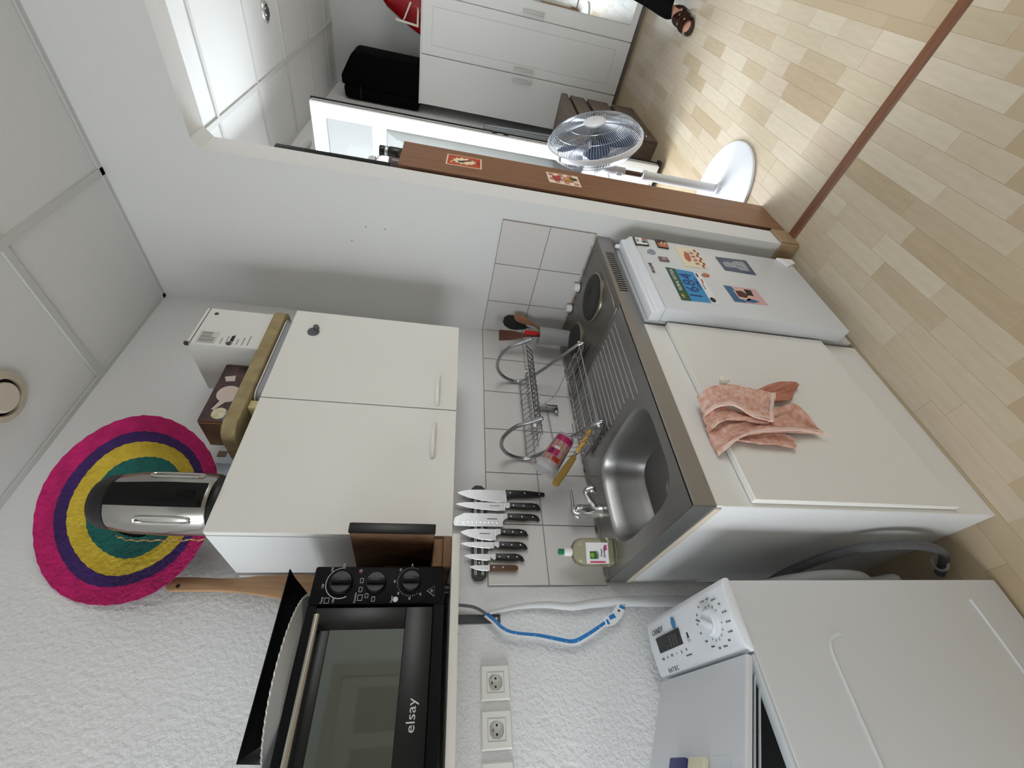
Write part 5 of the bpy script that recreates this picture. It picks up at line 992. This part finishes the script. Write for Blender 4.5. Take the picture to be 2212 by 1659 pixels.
# ------------------------------------------------------------------ wardrobe
VX, VZ = 3.10, 1.878
vd = thing('wardrobe', 'white three door wardrobe with a mirror on one door', 'wardrobe', (3.32, -.6, 0))
vm = M('wardrobe_white', (234, 234, 231), .4); vdoor = M('wardrobe_door', (238, 238, 235), .38)
VY0, VY1 = -1.26, -.030
obj('carcass', box(VX + .018, 3.545, VY0, VY1, .06, VZ, .001), vm, vd); obj('plinth', box(VX + .03, 3.54, VY0 + .005, VY1 - .005, 0, .06), M('plinth_dark', (120, 114, 106), .6), vd); obj('top_edge', box(VX + .002, VX + .018, VY0, VY1, VZ - .012, VZ), vm, vd)
def wdoor(y0, y1, handle_y, panel=True):
    d_ = obj('door', box(VX, VX + .017, y0 + .0015, y1 - .0015, .045, VZ - .013, .001, 1), vdoor, vd)
    if panel:
        obj('panel_groove', join(box(VX - .0006, VX + .0, y0 + .07, y1 - .07, 1.78, 1.783), box(VX - .0006, VX, y0 + .07, y1 - .07, .16, .163), box(VX - .0006, VX, y0 + .07, y0 + .073, .16, 1.78), box(VX - .0006, VX, y1 - .073, y1 - .07, .16, 1.78)), M('groove_shade', (196, 197, 193), .6), d_, smooth=False)
    obj('handle', join(box(VX - .022, VX - .014, handle_y - .012, handle_y + .012, .86, 1.045, .002), box(VX - .015, VX, handle_y - .008, handle_y + .008, .87, .888), box(VX - .015, VX, handle_y - .008, handle_y + .008, 1.017, 1.035)), M('wardrobe_handle', (206, 207, 204), .35), d_)
    return d_
wdoor(-.418, VY1 - .002, -.378, False); wdoor(-.826, -.422, -.460); dmir = wdoor(-1.255, -.829, -.868, False)
obj('mirror', box(VX - .004, VX - .0005, -1.20, -.945, .10, 1.80), M('mirror_glass', (226, 230, 230), .02, 1.0), dmir, smooth=False)
# bags on the wardrobe
bb_ = thing('black_travel_bag', 'black soft travel bag standing on the wardrobe', 'bag', (3.25, -.14, VZ + .001))
blk = M('bag_black', (6, 6, 7), .95)
obj('main_body', prism([(-.325, VZ + .001), (-.322, 2.44), (-.30, 2.475), (-.13, 2.570), (-.07, 2.570), (-.058, 2.55), (-.055, VZ + .001)], 'x', 3.12, 3.40, .012, 3), blk, bb_); obj('side_pocket', prism([(-.054, VZ + .001), (-.056, 2.545), (-.04, 2.556), (.03, 2.548), (.048, 2.53), (.046, VZ + .001)], 'x', 3.125, 3.40, .012, 3), blk, bb_)
obj('zip_seam', tube([(3.124, -.31, 2.41), (3.124, .03, 2.405)], .004, 6), M('zip_black', (26, 26, 28), .5), bb_)
rb = thing('red_shopping_bag', 'red plastic shopping bag with white lettering on the wardrobe', 'bag', (3.2, -.72, VZ + .001))
def rbf(u_, v_):
    a = u_ * 2 * math.pi; hw = .235 * (1 - .42 * v_); hd = .11 * (1 - .3 * v_)
    return (3.26 + hd * math.cos(a) * (1 + .06 * math.sin(5 * a)), -.76 + hw * math.sin(a) * (1 + .07 * math.sin(4 * a + v_ * 3)) - .04 * v_, VZ + .002 + .31 * v_ + .012 * math.sin(3 * a) * v_)
obj('bag_skin', sheet(rbf, 40, 12, .002), M('bag_red', (150, 16, 24), .22), rb); obj('bag_top', lathe([(0, .06), (.05, .05), (.09, .02), (.10, 0)], (3.26, -.80, VZ + .30), n=20), M('bag_grey', (150, 146, 140), .5, bump=(60, .5, 3)), rb)
for P_ in ([(-.60, 1.90), (-.585, 1.90), (-.60, 2.09), (-.615, 2.09)], [(-.61, 2.03), (-.62, 2.015), (-.74, 1.96), (-.74, 1.975)], [(-.60, 1.915), (-.60, 1.90), (-.74, 1.90), (-.74, 1.912)]): obj('bag_print', prism(P_, 'x', 3.150, 3.158), M('print_cream', (222, 216, 202), .4), rb)

# folded clothes airer against the outside wall
ar = thing('clothes_airer', 'folded white tube clothes airer between wardrobe and window leaf', 'clothes airer', (2.85, 0.0, 0)); am = M('airer_tube', (196, 204, 212), .3, .4)
obj('outer_frame', tube(smooth_path([(2.63, .0, .006), (2.63, .015, .6), (2.63, .03, 1.18), (2.66, .032, 1.235), (2.72, .034, 1.25), (2.95, .034, 1.25), (3.02, .034, 1.235), (3.05, .03, 1.18), (3.05, .015, .6), (3.05, 0, .006)], 4), .010, 10), am, ar)
for k in range(6): x = 2.69 + k * .062; obj('rod', tube([(x, .020, .05), (x, .034, 1.245)], .0055, 8), am, ar)
obj('hinge_clip', box(2.75, 2.80, -.008, .03, .60, .64, .004), M('clip_white', (226, 228, 230), .4), ar)

# ------------------------------------------------------------------ person standing in the living room, cut by the picture edge
skin_m = M('skin', (186, 138, 116), .55); trou = M('black_trousers', (14, 14, 16), .9, bump=(80, .3, 3)); shirt = M('dark_shirt', (52, 56, 66), .9)
pr = thing('person', 'person in black trousers and brown strapped sandals standing in the living room', 'person', (2.28, -1.33, 0))
def skin(name, pts, edges, mat, sub=2, parent=pr, root=0):
    me = bpy.data.meshes.new(name); me.from_pydata([p_[:3] for p_ in pts], edges, []); o = bpy.data.objects.new(name, me); col.objects.link(o)
    md = o.modifiers.new('skin', 'SKIN'); md.use_smooth_shade = True
    sv = me.skin_vertices[0].data if me.skin_vertices else None
    if sv is None: 
        bm = bmesh.new(); bm.from_mesh(me); bm.verts.layers.skin.verify(); bm.to_mesh(me); bm.free(); sv = me.skin_vertices[0].data
    for i, p_ in enumerate(pts):
        sv[i].radius = (p_[3], p_[4] if len(p_) > 4 else p_[3]); sv[i].use_root = (i == root)
    o.modifiers.new('sub', 'SUBSURF').levels = sub; o.modifiers['sub'].render_levels = sub
    dg = bpy.context.evaluated_depsgraph_get(); m2 = bpy.data.meshes.new_from_object(o.evaluated_get(dg)); bpy.data.objects.remove(o)
    return obj(name, m2, mat, parent)
# body: pelvis 0; spine, neck, head; two legs to the ankles and feet; arms to the wrists
Fy, Oy = -1.150, -1.385            # the two feet
SH = -.13
B = [(2.3, -1.398, 0.95, .115, .15), (2.3, -1.398, 1.12, .10, .135), (2.3, -1.398, 1.3, .105, .16), (2.31, -1.398, 1.43, .09, .14), (2.305, -1.398, 1.51, .05), (2.295, -1.398, 1.57, .055, .055), (2.285, -1.398, 1.66, .085, .075), (2.29, -1.398, 1.735, .06, .055),
     (2.3, -1.3, 0.88, .095), (2.272, -1.252, 0.5, .062), (2.28, -1.205, 0.28, .052), (2.262, -1.15, 0.095, .036), (2.19, -1.14, 0.05, .030, .036), (2.06, -1.112, 0.034, .020, .040), (2.012, -1.103, 0.028, .013, .034),
     (2.3, -1.48, 0.88, .095), (2.275, -1.505, 0.5, .062), (2.285, -1.512, 0.28, .052), (2.268, -1.515, 0.095, .036), (2.195, -1.515, 0.05, .030, .036), (2.06, -1.52, 0.034, .020, .040), (2.012, -1.522, 0.028, .013, .034),
     (2.31, -1.23, 1.42, .055), (2.33, -1.175, 1.14, .042), (2.26, -1.19, 0.93, .028), (2.31, -1.57, 1.42, .055), (2.33, -1.63, 1.14, .042), (2.25, -1.63, 0.93, .028)]
E_ = [(0, 1), (1, 2), (2, 3), (3, 4), (4, 5), (5, 6), (6, 7), (0, 8), (8, 9), (9, 10), (10, 11), (11, 12), (12, 13), (13, 14), (0, 15), (15, 16), (16, 17), (17, 18), (18, 19), (19, 20), (20, 21), (3, 22), (22, 23), (23, 24), (3, 25), (25, 26), (26, 27)]
skin('body', B, E_, skin_m)
def limb(name, pts, mat, n=18):
    return obj(name, tube(smooth_path([p_[:3] for p_ in pts], 5), [None] and [pts[min(i // 5, len(pts) - 1)][3] + (pts[min(i // 5 + 1, len(pts) - 1)][3] - pts[min(i // 5, len(pts) - 1)][3]) * ((i % 5) / 5) for i in range(5 * (len(pts) - 1) + 1)], n), mat, pr)
tr_ = [limb('trouser_leg', [(2.30, y0, .97, .13), (2.295, y0, .80, .108), (2.276, y1, .50, .088), (2.282, y2, .28, .076), (2.268, y3, .13, .062), (2.262, y3, .100, .058)], trou) for y0, y1, y2, y3 in ((-1.33, -1.262, -1.213, -1.166), (-1.465, -1.508, -1.512, -1.515))]
obj('trouser_top', lathe([(.12, -.10), (.17, -.06), (.172, .02), (.160, .09), (.158, .10)], (2.30, -1.398, .97), n=28, cap=False), trou, pr)
obj('shirt', lathe([(.162, 0), (.165, .05), (.150, .20), (.172, .34), (.165, .44), (.09, .50), (.062, .515)], (2.302, -1.398, 1.03), n=32, cap=False), shirt, pr)
for s_ in (-1, 1): limb('sleeve', [(2.31, -1.398 + s_ * .13, 1.46, .075), (2.315, -1.398 + s_ * .19, 1.36, .066), (2.33, -1.398 + s_ * .225, 1.20, .056)], shirt)
obj('hair', lathe([(0, .115), (.05, .108), (.088, .075), (.10, .02), (.098, -.04), (.085, -.07)], (2.300, -1.398, 1.665), (.12, 0, 1), 28, cap=False), M('hair_dark', (46, 36, 30), .8, bump=(120, .6, 3)), pr)
for s_ in (-1, 1): obj('eye', lathe([(0, .003), (.006, .002), (.008, 0)], (2.203, -1.398 + s_ * .031, 1.655), (-1, 0, 0), 10), M('eye_dark', (40, 30, 26), .3), pr)
obj('nose', tube([(2.205, -1.398, 1.655), (2.190, -1.398, 1.625), (2.200, -1.398, 1.612)], [.006, .011, .009], 8), skin_m, pr); obj('mouth', tube([(2.212, -1.417, 1.588), (2.204, -1.398, 1.586), (2.212, -1.379, 1.588)], .004, 6), M('lips', (150, 86, 80), .5), pr)
for s_ in (-1, 1): obj('ear', tube(smooth_path([(2.293, -1.398 + s_ * .080, 1.62), (2.305, -1.398 + s_ * .088, 1.645), (2.30, -1.398 + s_ * .086, 1.67)], 3), .009, 8), skin_m, pr)
for wx, wy in ((2.26, -1.19), (2.25, -1.63)):           # hands: palm and five bent fingers
    pts = [(wx, wy, .93, .026, .02), (wx - .02, wy, .875, .032, .016), (wx - .028, wy, .845, .034, .014)]; ed = [(0, 1), (1, 2)]
    for k, L_ in enumerate((.062, .074, .078, .070)):
        b0 = len(pts); yy = wy + (k - 1.5) * .017; pts += [(wx - .034, yy, .830, .0088), (wx - .042, yy, .830 - L_ * .5, .0085), (wx - .036, yy, .830 - L_, .0075)]; ed += [(2, b0), (b0, b0 + 1), (b0 + 1, b0 + 2)]
    b0 = len(pts); pts += [(wx - .045, wy + .02, .872, .010), (wx - .058, wy + .018, .835, .009)]; ed += [(1, b0), (b0, b0 + 1)]
    skin('hand', pts, ed, skin_m, 1)
leather = M('sandal_leather', (62, 34, 28), .35); sole_m = M('sandal_sole', (52, 34, 28), .7)
def sandal(heel, toe):
    heel, toe = Vector(heel), Vector(toe); d = (toe - heel).normalized(); s_ = Vector((-d.y, d.x, 0)); L_ = (toe - heel).length
    outl = [(-.01, -.022), (.0, -.032), (.10, -.034), (.19, -.046), (.24, -.044), (.275, -.024), (.285, 0), (.275, .026), (.24, .044), (.18, .044), (.10, .034), (.0, .032), (-.012, .020)]
    P_ = [heel + d * a * L_ / .275 + s_ * b_ for a, b_ in outl]
    sd = thing('sandal', '', '', (heel.x, heel.y, 0)); del_ = sd; 
    o1 = obj('sandal_sole', prism([(p_.x, p_.y) for p_ in P_], 'z', .002, .022, .003, 2), sole_m, pr)
    for a, h_, w_ in ((.205, .070, .052), (.140, .098, .050), (.03, .105, .046)):
        c_ = heel + d * a * L_ / .275; arc = [c_ + s_ * (w_ * math.cos(t_)) + Vector((0, 0, .018 + (h_ - .012) * math.sin(t_))) for t_ in [math.pi * k / 12 for k in range(13)]]
        bm = bmesh.new(); V = [[bm.verts.new(q + d * .024 * e + Vector((0, 0, -.013 * e))) for e in (-1, 1)] for q in arc]
        for A, C_ in zip(V, V[1:]): bm.faces.new((A[0], A[1], C_[1], C_[0]))
        bmesh.ops.solidify(bm, geom=bm.faces, thickness=.003); st = obj('strap', bm, leather, o1)
        q = arc[3]; obj('buckle', tube([q + d * .008 + Vector((0, 0, .004)), q - d * .008 + Vector((0, 0, .004)), q - d * .008 + s_ * -.008 + Vector((0, 0, .010)), q + d * .008 + s_ * -.008 + Vector((0, 0, .010))], .0018, 6, True), M('buckle', (206, 190, 160), .25, .9), o1)
    bpy.data.objects.remove(sd)
sandal((2.265, -1.152, 0), (2.000, -1.098, 0)); sandal((2.275, -1.516, 0), (2.003, -1.523, 0))
